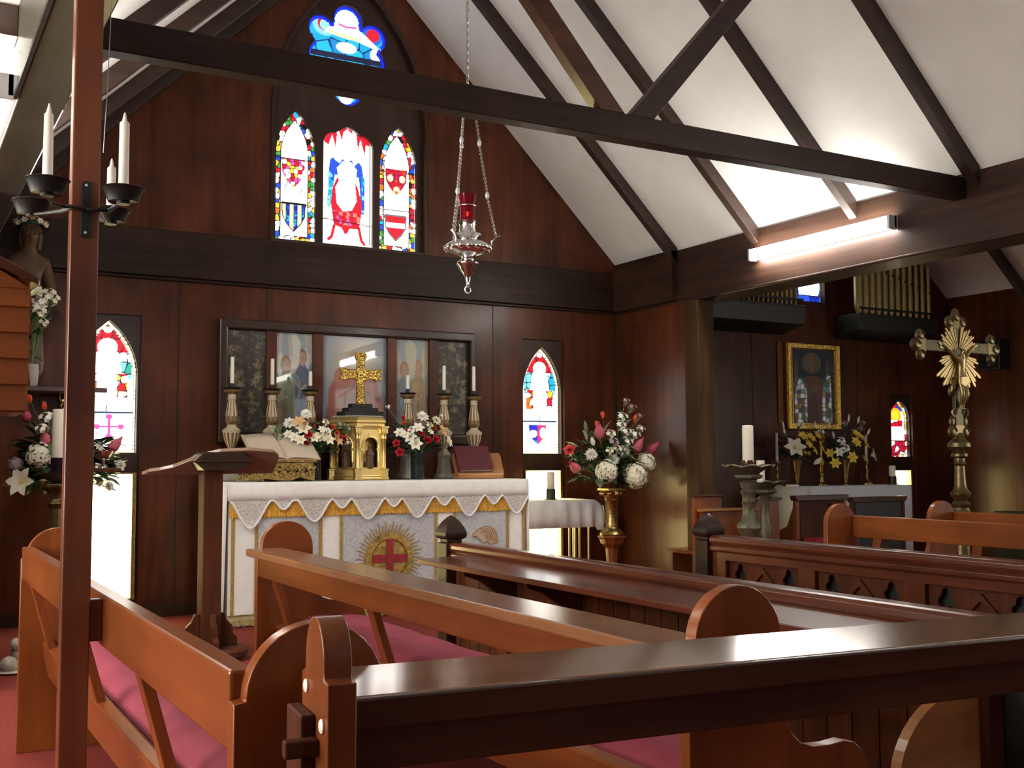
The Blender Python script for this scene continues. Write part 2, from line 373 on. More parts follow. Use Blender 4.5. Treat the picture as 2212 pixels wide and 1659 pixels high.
# rafters
def rafter(y, side, label, group, wd=.075, dp=.1, chapel=False):
    f = (zr if side > 0 else zl)
    if chapel: x0, x1, za, zb = 11.17, 8.85, 3.12, 5.15
    else:
        x0, x1 = (6.27, RIDX) if side > 0 else (.6, RIDX); za, zb = f(x0), f(x1)
    pts = [(x0, za), (x1, zb), (x1, zb-dp*1.4), (x0, za-dp*1.4)]
    o = O('rafter', MB().prism(pts, 'y', y, y+wd), RAFT, cat='rafter', bevel=.004, label=label, group=group); return o
ordn = ['nearest the altar wall', 'second from the altar wall', 'above the lit tube', 'rising from the tie beam end', 'nearest the viewer']
for k, y in enumerate((7.9, 6.83, 5.76, 4.69, 3.6)):
    rafter(y, 1, 'dark rafter on the right roof slope, '+ordn[k], 'rafters on the right roof slope')
for k, y in enumerate((8.78, 7.9, 6.83, 5.76)):
    rafter(y, -1, 'dark rafter on the left roof slope, %s' % ['tight against the altar wall', 'second from the altar wall', 'third from the altar wall', 'fourth from the altar wall, above the tie beam'][k], 'rafters on the left roof slope')
rafter(7.78, 1, 'dark rafter on the white ceiling of the side chapel by its far corner', 'rafters over the side chapel', chapel=True)
O('tie_beam', B(.602, 6.268, 4.8, 4.9, 2.95, 3.095), BEAMX, bevel=.006, cat='beam', label='long dark tie beam crossing the room in front of the altar window')
def brace(sx, y, dx, label):
    x0, x1 = 3.49+sx*.02, 3.49+sx*dx; z1 = 3.097+(dx-.02)*1.12; w2 = .16
    pts = [(x0, 3.097), (x0+sx*w2, 3.097), (x1+sx*w2*.9, z1), (x1, z1)]
    O('roof_brace', MB().prism(pts, 'y', y, y+.08), RAFT if sx > 0 else DKX, bevel=.004, cat='brace', label=label, group='braces rising from the tie beam')
brace(1, 4.81, 1.1, 'dark brace leaning right, rising from the middle of the tie beam')
brace(-1, 4.81, 1.1, 'brown brace leaning left, rising from the middle of the tie beam')
O('aisle_beam', B(-2.58, .418, 4.75, 4.9, 2.92, 3.048), DKX, cat='beam', label='red-brown cross beam under the aisle ceiling at the top left corner')
# ---------------------------------------------------------------- stained glass
WH, WH2 = (3.2, 3.15, 3.0), (2.2, 2.3, 2.4); RD, BL, GR, YE, OR_, CY, DB = (.75, .01, .03), (.02, .1, .75), (.08, .42, .07), (1.2, .75, .07), (1.0, .22, .02), (.02, .5, .8), (.01, .03, .45)
LEAD = (.006, .006, .006); AQ = (.25, 1.0, 1.15); PK = (.95, .12, .5); VI = (.12, .06, .6)
PAL = [WH, RD, YE, BL, GR, OR_, CY, LEAD]; PW = [5, 2.4, 3, 1.6, 1.6, 1.2, .8, .4]
def borderdist(a, x0, x1, zs, za):
    wd = (x1-x0)/2; h = za-zs; R = (wd*wd+h*h)/(2*wd); X = np.abs(a.x0+a.X*(a.x1-a.x0)-(x0+x1)/2); Z = a.z0+a.Z*(a.z1-a.z0)
    d = np.where(Z > zs, R-np.hypot(X-(wd-R), np.maximum(Z-zs, 0)), wd-X); return np.minimum(d, Z-a.z0)
def shield(cx, cz, w, h): return [(cx-w, cz+h*.5), (cx+w, cz+h*.5), (cx+w*.95, cz), (cx+w*.6, cz-h*.3), (cx, cz-h*.6), (cx-w*.6, cz-h*.3), (cx-w*.95, cz)]
y = 8.985
win1 = thing('window_1', 'large pointed stained glass window high on the altar wall', 'window', (3.485, 8.95, 3.05), kind='structure')
LL, LC, LR = (2.815, 3.165), (3.237, 3.7), (3.765, 4.12)
tre = []                                                    # lobed tracery light: outline from a union of circles
TC, TZ = 3.457, 4.74
for k in range(120):
    a = 2*PI*k/120; best = 0
    for cx, cz, r in ((0, .36, .135), (-.24, .24, .125), (.24, .24, .125), (-.2, 0, .16), (.2, 0, .16), (0, .1, .2), (0, -.1, .22)):
        b_ = cx*math.cos(a)+cz*math.sin(a); disc = r*r-(cx*cx+cz*cz-b_*b_)
        if disc > 0: best = max(best, b_+math.sqrt(disc))
    if a > PI: best = max(.3, best) if abs(math.cos(a)) > .9 else best*(1+.28*max(0, -math.sin(a))**10)
    tre.append((TC+best*math.cos(a), TZ+best*math.sin(a)))
cq = [(LC[0], 3.07), (LC[1], 3.07), (LC[1], 3.97)]+arc(3.6, 3.975, .1, 0, 95, 6)+arc(3.468, 4.04, .095, 40, 140, 8)+arc(3.337, 3.975, .1, 85, 180, 6)+[(LC[0], 3.97)]
small = [rect(2.955, 3.18, 4.422, 4.52), rect(3.745, 3.93, 4.424, 4.52)]
hol = [lancet(*LL, 3.075, 3.83, 4.21), cq, lancet(*LR, 3.075, 3.83, 4.21), tre]+small
ins = [(3.485+(x-3.485)*.985, 3.05+(z-3.05)*.99) for x, z in bigarch]
O('tracery_panel', MB().prism(ins, 'y', 8.945, 8.98, hol), FRAMEW, win1)
fr = MB(); ar = [(x, z) for x, z in bigarch]
fr.prism([(3.485+(x-3.485)*1.015, 3.05+(z-3.05)*1.008) for x, z in ar], 'y', 8.885, 8.945, [[(3.485+(x-3.485)*.97, 3.06+(z-3.05)*.985) for x, z in ar]])
O('frame', fr, FRAMEW, win1, bevel=.003)
O('sill', B(2.75, 4.22, 8.86, 8.94, 3.04, 3.07), FRAMEW, win1, bevel=.004)
def lancet_art(x0, x1, z0, z1, zs, bw, nx, nz, sd):
    a = Art(x0, x1, z0, z1, nx, nz, WH); d = borderdist(a, x0, x1, zs, z1)
    a.cells(d < bw, .13, PAL, PW, .14, LEAD, sd); a.put(np.abs(d-bw) < .004, LEAD)
    return a, d
a, d = lancet_art(*LL, 3.075, 4.21, 3.83, .055, 76, 230, 3)
a.put(np.abs(a.Z-.635) < .004, LEAD)
inn = d > .058
a.cells(inn & (a.Z > .64), .2, [WH, WH, WH2], None, .03, (.5, .5, .5), 8)
a.cells(inn & a.pm(shield(.47, .53, .3, .2)), .1, [RD, WH, PK, RD, YE], None, .12, LEAD, 5)
a.line([(.25, .4), (.35, .47)], .012, (.15, .15, .15)).line([(.65, .38), (.72, .42)], .012, (.15, .15, .15))
sh = shield(.49, .2, .3, .2); a.poly(sh, WH)
for k in range(6): a.put(a.pm(sh) & (np.abs(a.X-(.24+.1*k)) < .05), (DB if k % 2 else (1.6, 1.1, .5)))
a.cells(a.pm(sh) & (((a.X-.19)/.1).astype(int) % 2 == 1), .08, [BL, CY, DB], None, .12, LEAD, 4)
a.line(sh+sh[:1], .014, LEAD).line([(.18, .29), (.82, .29)], .012, LEAD)
a.poly([(.44, 1), (.5, .955), (.6, .955), (.56, 1)], CY); a.put(np.abs(a.Z-.345) < .003, (.3, .3, .3))
a.build('stained_glass', y, STAIN, win1, label='left light with coats of arms and mosaic border')
a = Art(*LC, 3.06, 4.14, 100, 240, WH)
for p in ([(.04, .93), (.04, .86), (.13, .84), (.2, .93), (.27, .82), (.3, .95), (.12, .99)], [(.33, .97), (.4, .88), (.42, .96), (.5, .99), (.62, .95), (.6, .99), (.45, 1)], [(.68, .97), (.72, .82), (.77, .92), (.86, .78), (.88, .88), (.97, .87), (.95, .95), (.8, .97)]): a.poly(p, RD)
a.poly([(.16, .72), (.22, .745), (.28, .72), (.36, .7), (.4, .74), (.5, .72), (.6, .74), (.64, .69), (.74, .73), (.8, .7), (.83, .63), (.86, .3), (.8, .3), (.74, .6), (.26, .6), (.17, .33), (.11, .34), (.13, .62)], BL)
a.cells(a.pm([(.1, .34), (.17, .34), (.24, .58), (.14, .63)]) | a.pm([(.8, .3), (.86, .3), (.86, .6), (.8, .62)]), .09, [CY, BL, AQ], None, .05, LEAD, 6)
a.poly([(.36, .5), (.3, .66), (.42, .72), (.58, .72), (.7, .66), (.66, .5)], WH)
a.poly([(.3, .58), (.22, .5), (.18, .36), (.2, .3), (.5, .26), (.8, .3), (.8, .4), (.72, .52), (.66, .56), (.7, .4), (.6, .32), (.42, .31), (.3, .37), (.27, .5), (.36, .57)], RD)
a.poly([(.2, .31), (.24, .19), (.4, .17), (.46, .12), (.52, .13), (.56, .17), (.74, .17), (.8, .3), (.6, .29), (.4, .3)], RD)
a.line([(.25, .18), (.2, .09), (.14, .07)], .03, RD).line([(.75, .18), (.8, .08), (.86, .05)], .03, RD)
a.cells(a.pm([(.2, .31), (.24, .2), (.76, .19), (.8, .3)]), .07, [RD, RD, PK, (.9, .25, .2)], None, .05, (.2, 0, 0), 9)
a.el(.49, .5, .16, .19, WH).el(.5, .64, .16, .08, WH).put(np.abs(a.Z-.235+.03*a.X) < .004, (.1, 0, .01))
a.line([(.97, .05), (.97, .9)], .012, (.3, .28, .2)).line([(.05, .24), (.13, .235)], .01, (.4, .4, .4))
a.build('stained_glass', y, STAIN, win1, label='centre light with a seated robed figure on red and blue')
a, d = lancet_art(*LR, 3.075, 4.21, 3.83, .055, 76, 230, 12)
inn = d > .058
a.cells(inn & (a.Z > .64), .16, [WH, WH, WH2], None, .05, (.25, .25, .25), 18)
a.put(np.abs(a.Z-.64) < .005, LEAD).put(np.abs(a.Z-.335) < .004, (.1, .1, .1))
sh = shield(.49, .57, .3, .19); a.poly(sh, RD).cells(a.pm(sh), .11, [RD, (.6, .01, .1), (.8, .06, .03)], None, .1, (.1, 0, 0), 2)
for px, pz in ((.33, .59), (.66, .59), (.5, .5)): a.el(px, pz, .08, .028, (2.4, 1.6, .7))
a.poly([(.44, .49), (.56, .49), (.5, .45)], OR_)
sh = shield(.48, .2, .27, .17); a.line(sh+sh[:1], .04, (.2, .2, .2)); a.poly(sh, RD).put(a.pm(sh) & (np.abs(a.Z-.215) < .02), WH)
a.put((d > .06) & (np.abs(a.Z-.02) < .012) & (np.abs(a.X-.5) < .25), DB)
a.build('stained_glass', y, STAIN, win1, label='right light with two red shields and mosaic border')
a = Art(3.02, 3.89, 4.3, 5.27, 170, 190, CY); W_ = (.02, .06, .75)
a.poly([(.08, .5), (.92, .5), (.85, .42), (.15, .42)], W_).cells(a.Z < .66, .17, [(.01, .45, .75), (.01, .5, .82), (.02, .55, .8), (.01, .3, .72)], None, .07, (.01, .02, .2), 6)
a.el(.5, .84, .16, .13, (.35, .8, 1.1)).el(.5, .83, .12, .1, WH).el(.27, .76, .13, .1, (.3, .75, 1.0)).el(.27, .77, .08, .065, RD).el(.27, .76, .055, .05, (.35, .85, 1.0))
a.el(.76, .74, .13, .1, (.02, .15, .8)).el(.79, .745, .07, .06, RD)
a.poly([(.36, .79), (.62, .79), (.7, .73), (.84, .64), (.8, .62), (.62, .66), (.42, .675), (.3, .7), (.26, .68), (.28, .72)], WH)
a.poly([(.3, .73), (.34, .695), (.45, .67), (.62, .66), (.7, .69), (.55, .7), (.4, .715)], (2.2, 1.5, .5)).line([(.42, .79), (.5, .775), (.6, .785)], .012, PK)
a.el(.5, .58, .11, .05, WH).el(.85, .56, .09, .07, WH2)
a.put(np.abs(a.Z-.49) < .028, (.012, .012, .05)).put((np.abs(a.Z-.445) < .005), W_)
a.poly([(.38, .16), (.62, .16), (.5, .01)], WH).poly([(.3, .2), (.36, .2), (.48, .03), (.46, 0)], CY).poly([(.64, .2), (.7, .2), (.52, 0), (.53, .04)], CY)
# cobalt border following the lobes
pts = np.array([((p[0]-3.02)/.87, (p[1]-4.3)/.97) for p in tre]); dd = np.min(np.hypot(a.X[..., None]-pts[:, 0], (a.Z[..., None]-pts[:, 1])*a.asp), -1)
a.put(dd < .03, (.01, .03, .85))
a.build('stained_glass', y, STAIN, win1, label='blue lobed tracery light with a small figure and globe')
for q, sd in zip(small, (31, 37)):
    a = Art(q[0][0]-.01, q[1][0]+.01, 4.415, 4.53, 40, 22, WH); a.cells(a.X > -1, .2, PAL, PW, .14, LEAD, sd); a.build('stained_glass', y, STAIN, win1, label='small mosaic light mostly behind the tie beam')
# low lancet windows
def side_window(nm, label, x0, x1, zl0, za, zs, zb, ztp, pane, art, sx):
    t = thing(nm, label, 'window', ((x0+x1)/2, 8.95, zb-.02), kind='structure'); i0, i1 = x0+.018, x1-.018
    pm = lancet(i0, i1, zl0, zs, za)
    p0, p1 = (i0, i1-.045) if sx < 0 else (i0+.02, i1-.02)
    O('frame', MB().prism(rect(x0+.001, x1-.001, zb, ztp), 'y', 8.93, 8.97, [pm, rect(i0, i1, pane[0], pane[1])]), FRAMEW, t)
    O('lit_reveal', MB().prism(rect(i0, i1, pane[0], pane[1]), 'y', 8.9, 8.965, [rect(i0+.014, i1-.03, pane[0]+.012, pane[1]-.012)]), BRAS, t, bevel=.003)  # brass colour stands for yellow window light on the reveal
    O('clear_pane', B(i0, i1, 8.97, 8.98, pane[0]-.01, pane[1]+.01), AMB, t)
    art(t, i0, i1, zl0, za, zs); return t
def figure_art(t, x0, x1, z0, z1, zs, sd, hair, crest):
    a = Art(x0, x1, z0, z1, 80, 200, WH); d = borderdist(a, x0, x1, zs, z1)
    a.put(d > .03, WH); red = (a.Z > .6) & (d > .03)
    a.cells(red & (a.Z > .72), .2, [RD, (.5, .01, .02), RD], None, .05, LEAD, sd)
    a.el(.5, .93, .07, .022, WH).el(.5, .8, .17, .065, WH)
    a.cells((np.abs(a.X-.2) < .12) & (a.Z > .56) & (a.Z < .76) & (d > .03), .16, [AQ, CY, (.05, .5, .35), WH], None, .1, LEAD, sd+1)
    a.cells((np.abs(a.X-.8) < .12) & (a.Z > .56) & (a.Z < .76) & (d > .03), .16, [AQ, CY, (.05, .5, .35), WH], None, .1, LEAD, sd+2)
    a.poly([(.3, .36), (.25, .6), (.32, .76), (.68, .76), (.75, .6), (.7, .36)], WH)
    a.cells((np.abs(a.X-.76) < .09) & (a.Z > .42) & (a.Z < .6), .14, [RD, YE, WH, OR_], None, .1, LEAD, sd+3)
    a.cells((np.abs(a.X-.24) < .09) & (a.Z > .42) & (a.Z < .6), .14, [RD, WH, WH, OR_], None, .1, LEAD, sd+4)
    a.put((np.abs(a.Z-.305) < .007), (.03, .05, .12)).line([(.5, .3), (.5, .36)], .015, (.1, .15, .3))
    a.put((d < .028) & (d > .022), (.1, .08, .05)); a.put((d < .022), (2.4, 2.0, 1.1)); a.put((d < .006), LEAD)
    a.put((d < .022) & ((a.Z*34 % 1) < .08), LEAD)
    crest(a)
    a.build('stained_glass', 8.978, STAIN, t)
def crestL(a):
    for px, pz in ((.55, .2), ): 
        a.line([(px-.2, pz), (px+.2, pz)], .02, PK).line([(px, pz-.075), (px, pz+.075)], .02, PK)
        for dx, dz in ((-.2, 0), (.2, 0), (0, .075), (0, -.075)): a.el(px+dx, pz+dz, .06, .02, PK)
    a.el(.12, .2, .12, .04, (.8, .02, .2))
def crestR(a):
    sh = shield(.44, .19, .23, .17); a.poly(sh, WH); m = a.pm(sh)
    a.put(m & (a.X < .44), (.03, .04, .7)).put(m & (a.X >= .44), (.8, .05, .2)); a.el(.33, .19, .1, .035, WH).el(.58, .2, .08, .05, WH); a.put(m & (a.X < .44) & (a.Z < .13), (.02, .35, .8))
side_window('window_2', 'pointed stained glass window with clear lower pane left of the altar', *LW, 1.272, 2.31, 1.87, .13, 2.355, (.145, 1.122), lambda *q: figure_art(*q, 40, 0, crestL), -1)
side_window('window_3', 'pointed stained glass window with clear lower pane right of the altar', *RW, 1.265, 2.285, 1.85, .13, 2.355, (.145, 1.12), lambda *q: figure_art(*q, 50, 0, crestR), 1)
def fig2(t, x0, x1, z0, z1, zs, sd):
    a = Art(x0, x1, z0, z1, 60, 120, WH); d = borderdist(a, x0, x1, zs, z1)
    a.cells(a.Z > .82, .25, [BL, CY, RD, BL], None, .08, LEAD, sd).el(.45, .75, .3, .13, (1.5, .5, .02)).el(.45, .75, .18, .09, (1.3, .8, .05))
    a.cells((np.abs(a.Z-.6) < .06), .2, [RD, WH, WH2, RD], None, .1, LEAD, sd+1)
    a.cells((a.Z < .28), .2, [RD, WH, (.5, .01, .05), WH], None, .1, LEAD, sd+2)
    a.cells((d < .03), .14, [WH, WH2, YE, RD], None, .12, LEAD, sd+3); a.put(np.abs(d-.03) < .004, LEAD)
    for q in (.29, .52): a.put(np.abs(a.Z-q) < .006, LEAD)
    a.build('stained_glass', 8.978, STAIN, t)
side_window('window_4', 'narrow pointed window at the left end of the side chapel wall', *CL, 1.235, 1.9, 1.68, .3, 1.96, (.32, 1.085), lambda *q: fig2(*q, 60), 1)
side_window('window_5', 'narrow pointed window with gold and red glass right of the side chapel altar', *CR, 1.235, 1.885, 1.67, .3, 1.96, (.32, 1.085), lambda *q: fig2(*q, 70), 1)
t = thing('window_6', 'blue stained glass window high between the organ cases', 'window', (8.85, 8.95, 2.94), kind='structure')
O('frame', MB().prism(rect(8.522, 9.178, 2.942, 3.898), 'y', 8.91, 8.97, [rect(8.545, 9.155, 2.965, 3.88)]), PILA, t)
a = Art(8.545, 9.155, 2.965, 3.88, 130, 190, BL); a.cells(a.X > -1, .13, [BL, (.02, .22, .9), DB, (.03, .3, .9)], None, .09, LEAD, 77)
a.el(.66, .2, .32, .2, WH).el(.25, .3, .28, .2, WH).put((a.Z < .085), BL).cells(a.Z < .085, .12, [BL, (.02, .2, .9), DB], None, .1, LEAD, 78).put(np.abs(a.Z-.088) < .005, LEAD).line([(.43, .09), (.42, .3), (.36, .45)], .03, DB)
a.build('stained_glass', 8.978, STAIN, t)
def plain_window(nm, label, mb_frame, mb_glass, loc, mat=DAYL):
    t = thing(nm, label, 'window', loc, kind='structure'); O('frame', mb_frame, FRAMEW, t); O('glass', mb_glass, mat, t)
n = 7
for a_, b_ in lwy:
    f = MB().prism(rect(a_, b_, .9, 2.45), 'x', -2.66, -2.58, [rect(a_+.05, (a_+b_)/2-.02, .95, 2.4), rect((a_+b_)/2+.02, b_-.05, .95, 2.4)])
    plain_window('window_%d' % n, 'daylit aisle window', f, B(-2.69, -2.66, a_, b_, .9, 2.45), (-2.65, (a_+b_)/2, .9)); n += 1
f = MB().prism(rect(2.2, 4.7, 1.5, 4.1), 'y', -4.56, -4.48, [rect(2.26+.82*k, 3.0+.82*k, 1.56, 4.04) for k in range(3)])
plain_window('window_%d' % n, 'daylit west window', f, B(2.2, 4.7, -4.59, -4.56, 1.5, 4.1), (3.45, -4.55, 1.5), DAYW); n += 1
f = MB().prism(rect(7.4, 9.7, 1.9, 4.2), 'y', -4.56, -4.48, [rect(7.46+.76*k, 8.1+.76*k, z0, z1) for k in range(3) for z0, z1 in ((1.96, 3.3), (3.36, 4.14))])
plain_window('window_%d' % n, 'daylit west window of the chapel', f, B(7.4, 9.7, -4.59, -4.56, 1.9, 4.2), (8.5, -4.55, 1.9), DAYW); n += 1
f = MB().prism(rect(-1.9, -.7, 1, 2.5), 'y', -4.56, -4.48, [rect(-1.85, -.75, 1.05, 2.45)])
plain_window('window_%d' % n, 'daylit west window of the aisle', f, B(-1.9, -.7, -4.59, -4.56, 1, 2.5), (-1.3, -4.55, 1), DAYW); n += 1
for a_, b_ in rwd:
    f = MB().prism(rect(a_, b_, 1.0, 2.4), 'x', 11.17, 11.25, [rect(a_+.05, b_-.05, 1.05, 2.35)])
    plain_window('window_%d' % n, 'added unseen window brightening the chapel', f, B(11.26, 11.29, a_, b_, 1.0, 2.4), (11.24, (a_+b_)/2, 1.0), DAYM); n += 1  # unseen panes added to bring more light into the chapel
for a_, b_ in rwy:
    t = thing('window_%d' % n, 'stained window in the chapel side wall', 'window', (11.24, (a_+b_)/2, 1.3), kind='structure'); n += 1
    O('frame', MB().prism(rect(a_, b_, 1.3, 2.45), 'x', 11.18, 11.25, [lancet(a_+.02, b_-.02, 1.33, 2.05, 2.42)]), FRAMEW, t)
    ar_ = Art(a_, b_, 1.3, 2.45, 50, 160, WH); ar_.cells(ar_.X > -1, .2, [WH, WH, AQ, GR, YE, WH2, VI], None, .1, LEAD, 90+n)
    gl = ar_.build('stained_glass', 0, STAIN, t)
    gl.rotation_euler = (0, 0, -PI/2); gl.location = (0, 0, 0)
    for v in gl.data.vertices: v.co.x -= ((a_+b_)/2-t.location.x); v.co.y = 0.02
# ---------------------------------------------------------------- benches and desks
def end_profile(x0, s):
    p = [(0, 0), (0, .80), (.02, .803)]+arc(.143, .805, .123, 180, 0, 16, .12)[0:]+[(.268, .67)]
    p += [(.275, .625), (.292, .588), (.32, .562), (.36, .549), (.41, .546), (.455, .55), (.49, .542), (.515, .52), (.532, .48), (.54, .4), (.54, 0)]
    return [(x0+s*a, z) for a, z in p]
def bench(label, x0, y0, y1, s, ledge=False, group=None, zoff=0):
    t = thing('choir_bench', label, 'bench', (x0, (y0+y1)/2, 0), group)
    pr = end_profile(x0, s)
    for a in (y0, y1-.036): O('bench_end', MB().prism(pr, 'y', a, a+.036), ORZ, t, bevel=.005, smooth=35)
    X = lambda a, b: (min(x0+s*a, x0+s*b), max(x0+s*a, x0+s*b))
    rb, rtp = (.675, .772) if ledge else (.715, .85)
    O('top_rail', B(*X(.002, .048), y0+.036, y1-.036, rb, rtp), ORY, t, bevel=.006)
    if ledge: O('book_ledge', B(*X(-.055, .115), y0+.036, y1-.036, .772, .805), LEDG, t, bevel=.006)
    O('lower_rail', MB().prism([(x0+s*.085, .45), (x0+s*.125, .46), (x0+s*.155, .3), (x0+s*.115, .3)], 'y', y0+.036, y1-.036), ORY, t, bevel=.006)
    for q in (.27, .575, .93):
        yy = y0+q*(y1-y0); O('back_slat', MB().prism([(x0+s*.012, rb+.01), (x0+s*.04, rb+.01), (x0+s*.12, .44), (x0+s*.09, .44)], 'y', yy-.03, yy+.03), ORZ, t, bevel=.003)
    O('seat', B(*X(.13, .535), y0+.036, y1-.036, .405, .432), ORY, t, bevel=.005)
    O('apron', B(*X(.47, .49), y0+.036, y1-.036, .32, .405), ORY, t)
    return t
bench('honey wooden choir bench at far left, behind the tall candle standard', .515, 1.83, 5.08, 1, group='choir benches')
bench('honey wooden choir bench with a flat book ledge, in front of the white altar', 1.505, 1.88, 5.03, 1, True, group='choir benches')
b3 = bench('honey wooden choir bench just behind the carved front, right of the aisle', 5.375, 1.8, 5.03, -1, group='choir benches')
dup(b3, (6.325, 3.42, 0), 'honey wooden choir bench farthest right, below the tall crucifix', group='choir benches')
def cushion(label, x0, y0, y1, s):
    mb = MB(); P = []
    n = 40; m_ = 10
    for j in range(n+1):
        row = []
        for i in range(m_+1):
            u, v = i/m_, j/n; x = x0+s*(.15+.375*u); yy = y0+.04+(y1-y0-.08)*v
            e = min(1, 6*min(u, 1-u), 40*min(v, 1-v)); z = .436+.052*math.sqrt(max(0, e))+.005*math.sin(17*v*3+2.5*math.sin(9*u+5*v))*e
            row.append((x, yy, z))
        P.append(row)
    mb.grid(P); q = [(P[0][0][0], P[0][0][1]), (P[-1][-1][0], P[-1][-1][1])]
    mb.box(min(q[0][0], q[1][0]), max(q[0][0], q[1][0]), y0+.04, y1-.04, .4325, .437)
    O('seat_cushion', mb, PINK, smooth=60, cat='cushion', label=label, group='long pink bench cushions')
cushion('long pink cushion on the bench at far left', .515, 1.83, 5.08, 1)
cushion('long pink cushion on the bench with the book ledge', 1.505, 1.88, 5.03, 1)
# nearest pew front, slightly askew
LEDX = wood('worn pew ledge', (.19, .09, .046), (.29, .145, .078), 'x', .16, 1.0, 16, 22, .012, .09, .3, .5)
t = thing('pew_front', 'dark brown pew front with a polished ledge, nearest the viewer', 'pew', (0, 0, 0))
pe = [(-.04, 0), (-.04, .885), (-.017, .887)]+arc(.04, .905, .056, 185, -5, 14, .066)+[(.098, .887), (.118, .88), (.118, 0)]
pe0 = O('pew_end', MB().prism(pe, 'x', 0, .042), ORZ, t, bevel=.004, smooth=35)
O('pew_end', MB().prism(pe, 'x', 3.4, 3.442), ORZ, t, bevel=.004, smooth=35)
O('ledge', MB().prism([(.066, .812), (.066, .8415), (.252, .8548), (.252, .812)], 'x', .042, 3.4), LEDX, t, bevel=.006)
O('ledge_edge', B(.042, 3.4, .05, .066, .795, .842), DKX, t, bevel=.004)
O('back_rail', B(.042, 3.4, .075, .115, .725, .812), DKX, t, bevel=.004)
sb_ = O('side_block', B(-.022, -.001, .03, .125, 0, .83), DKZ, t, bevel=.003)
O('turn_peg', MB().box(-.05, 0, .005, .028, .775, .8), MIDZ, sb_, bevel=.003)
for yy, zz in ((.085, .862), (-.012, .822)):
    mb = MB().lathe([(.001, .004), (.008, .004), (.0105, .002), (.0105, 0)], 0, 0, 16); mb.xf(Matrix.Translation((-.0005, yy, zz)) @ Matrix.Rotation(-PI/2, 4, 'Y'))
    O('screw_cap', mb, SCREW, pe0, smooth=40, label='white plastic screw cap')
t.location = (.56, 1.54, 0); t.rotation_euler = (0, 0, math.radians(-5.9))
def newel(parent, x, y):
    w_ = .06
    np_ = O('newel_post', MB().box(x-w_, x+w_, y-w_, y+w_, 0, .715).box(x-.05, x+.05, y-.05, y+.05, .715, .745), NEWELW, parent, bevel=.006)
    prof = [(.055, .735), (.07, .742), (.078, .757), (.077, .775), (.066, .805), (.045, .838), (.02, .865), (.003, .877)]
    O('newel_cap', MB().lathe([(r*1.414*.93, z) for r, z in prof], x, y, 4, rot=PI/4), NEWELW, np_, bevel=.004, smooth=50)
def mould(x, zt, y0, y1, s=1):
    p = [(0, -.03)]+[(-.012+.0*k, 0) for k in ()]
    pts = [(.085, 0), (.1, -.012), (.1, -.04), (.085, -.05), (.085, -.1), (0, -.1), (-.012, -.088), (-.012, -.068), (.004, -.056), (-.008, -.05), (-.014, -.035), (-.012, -.016), (0, -.003), (.02, 0)]
    return MB().prism([(x+s*a, zt+b) for a, b in pts], 'y', y0, y1)
d1 = thing('choir_desk', 'dark reading desk with sloping ledge and boarded back, left of the centre aisle', 'desk', (2.98, 4, 0), 'dark choir desks')
newel(d1, 2.98, 5.96)
O('top_rail', mould(2.95, .718, 2.05, 5.9), DKY, d1, bevel=.003)
bm_ = MB(); yy = 2.1
while yy < 5.88: bm_.box(2.985, 3.01, yy, min(yy+.115, 5.9), .06, .62); yy += .121
O('boarded_back', bm_, DKZ, d1); O('backing', B(3.01, 3.02, 2.1, 5.9, .06, .62), BLKP, d1)
O('book_ledge', MB().prism([(2.6, .632), (2.6, .66), (2.96, .668), (2.96, .64)], 'y', 2.15, 5.62), DKY, d1, bevel=.004)
for yy in (5.2, 4.55, 3.3):
    pts = [(2.985, .632), (2.66, .632), (2.67, .6), (2.76, .57), (2.85, .51), (2.92, .42), (2.96, .33), (2.985, .3)]
    O('bracket', MB().prism(pts, 'y', yy-.018, yy+.018), DKZ, d1, bevel=.003)
O('foot_rail', B(2.93, 3.03, 2.1, 5.9, 0, .06), DKY, d1)
O('end_panel', MB().prism([(2.46, 0), (2.46, .3)]+arc(2.76, .3, .3, 180, 90, 12, .24)+[(2.8, .54), (2.8, 0)], 'y', 2.16, 2.195), OAK, d1, bevel=.004, label='curved end panel toned as if lit')  # light oak puts the brightness of a lit face into the wood
O('end_stile', B(2.8, 2.87, 2.13, 2.2, 0, .63), DKZ, d1, bevel=.003)
O('near_post', B(2.872, 3.05, 2.02, 2.14, 0, .63), BLKP, d1, bevel=.004)
d2 = thing('choir_desk', 'dark choir desk with carved trefoil front, right of the centre aisle', 'desk', (4.42, 4, 0), 'dark choir desks')
newel(d2, 4.42, 5.31)
O('top_rail', mould(4.39, .748, 2.05, 5.25), DKY, d2, bevel=.003)
pitch = .725; cs = [4.83-pitch*k for k in range(4)]
O('carved_frame', MB().prism(rect(2.1, 5.25, .06, .655), 'x', 4.4, 4.425, [rect(c-.3, c+.3, .12, .6) for c in cs]), DKY, d2, bevel=.004)
def trefoil(cy, cz, r):
    out = []
    for k in range(3):
        a = 90+120*k; px, pz = cy+r*.75*math.cos(math.radians(a)), cz+r*.75*math.sin(math.radians(a))
        out += arc(px, pz, r*.7, a-105, a+105, 8)
    return out
hs = [trefoil(c+q, .535, .036) for c in cs for q in (-.2, .2)]
O('trefoil_panel', MB().prism(rect(2.1, 5.25, .06, .655), 'x', 4.428, 4.446, hs), DKZ, d2)
O('backing', B(4.462, 4.47, 2.1, 5.25, .06, .655), BLKP, d2)
for c in cs:
    g = [(c-.16, .12), (c-.14, .12), (c-.13, .36)]+[(c-.1, .45), (c, .545), (c+.1, .45)]+[(c+.13, .36), (c+.14, .12), (c+.16, .12), (c+.155, .37), (c+.12, .47), (c, .585), (c-.12, .47), (c-.155, .37)]
    O('gothic_arch', MB().prism(g, 'x', 4.412, 4.43), DKZ, d2, bevel=.003)
O('foot_rail', B(4.38, 4.5, 2.1, 5.25, 0, .06), DKY, d2)
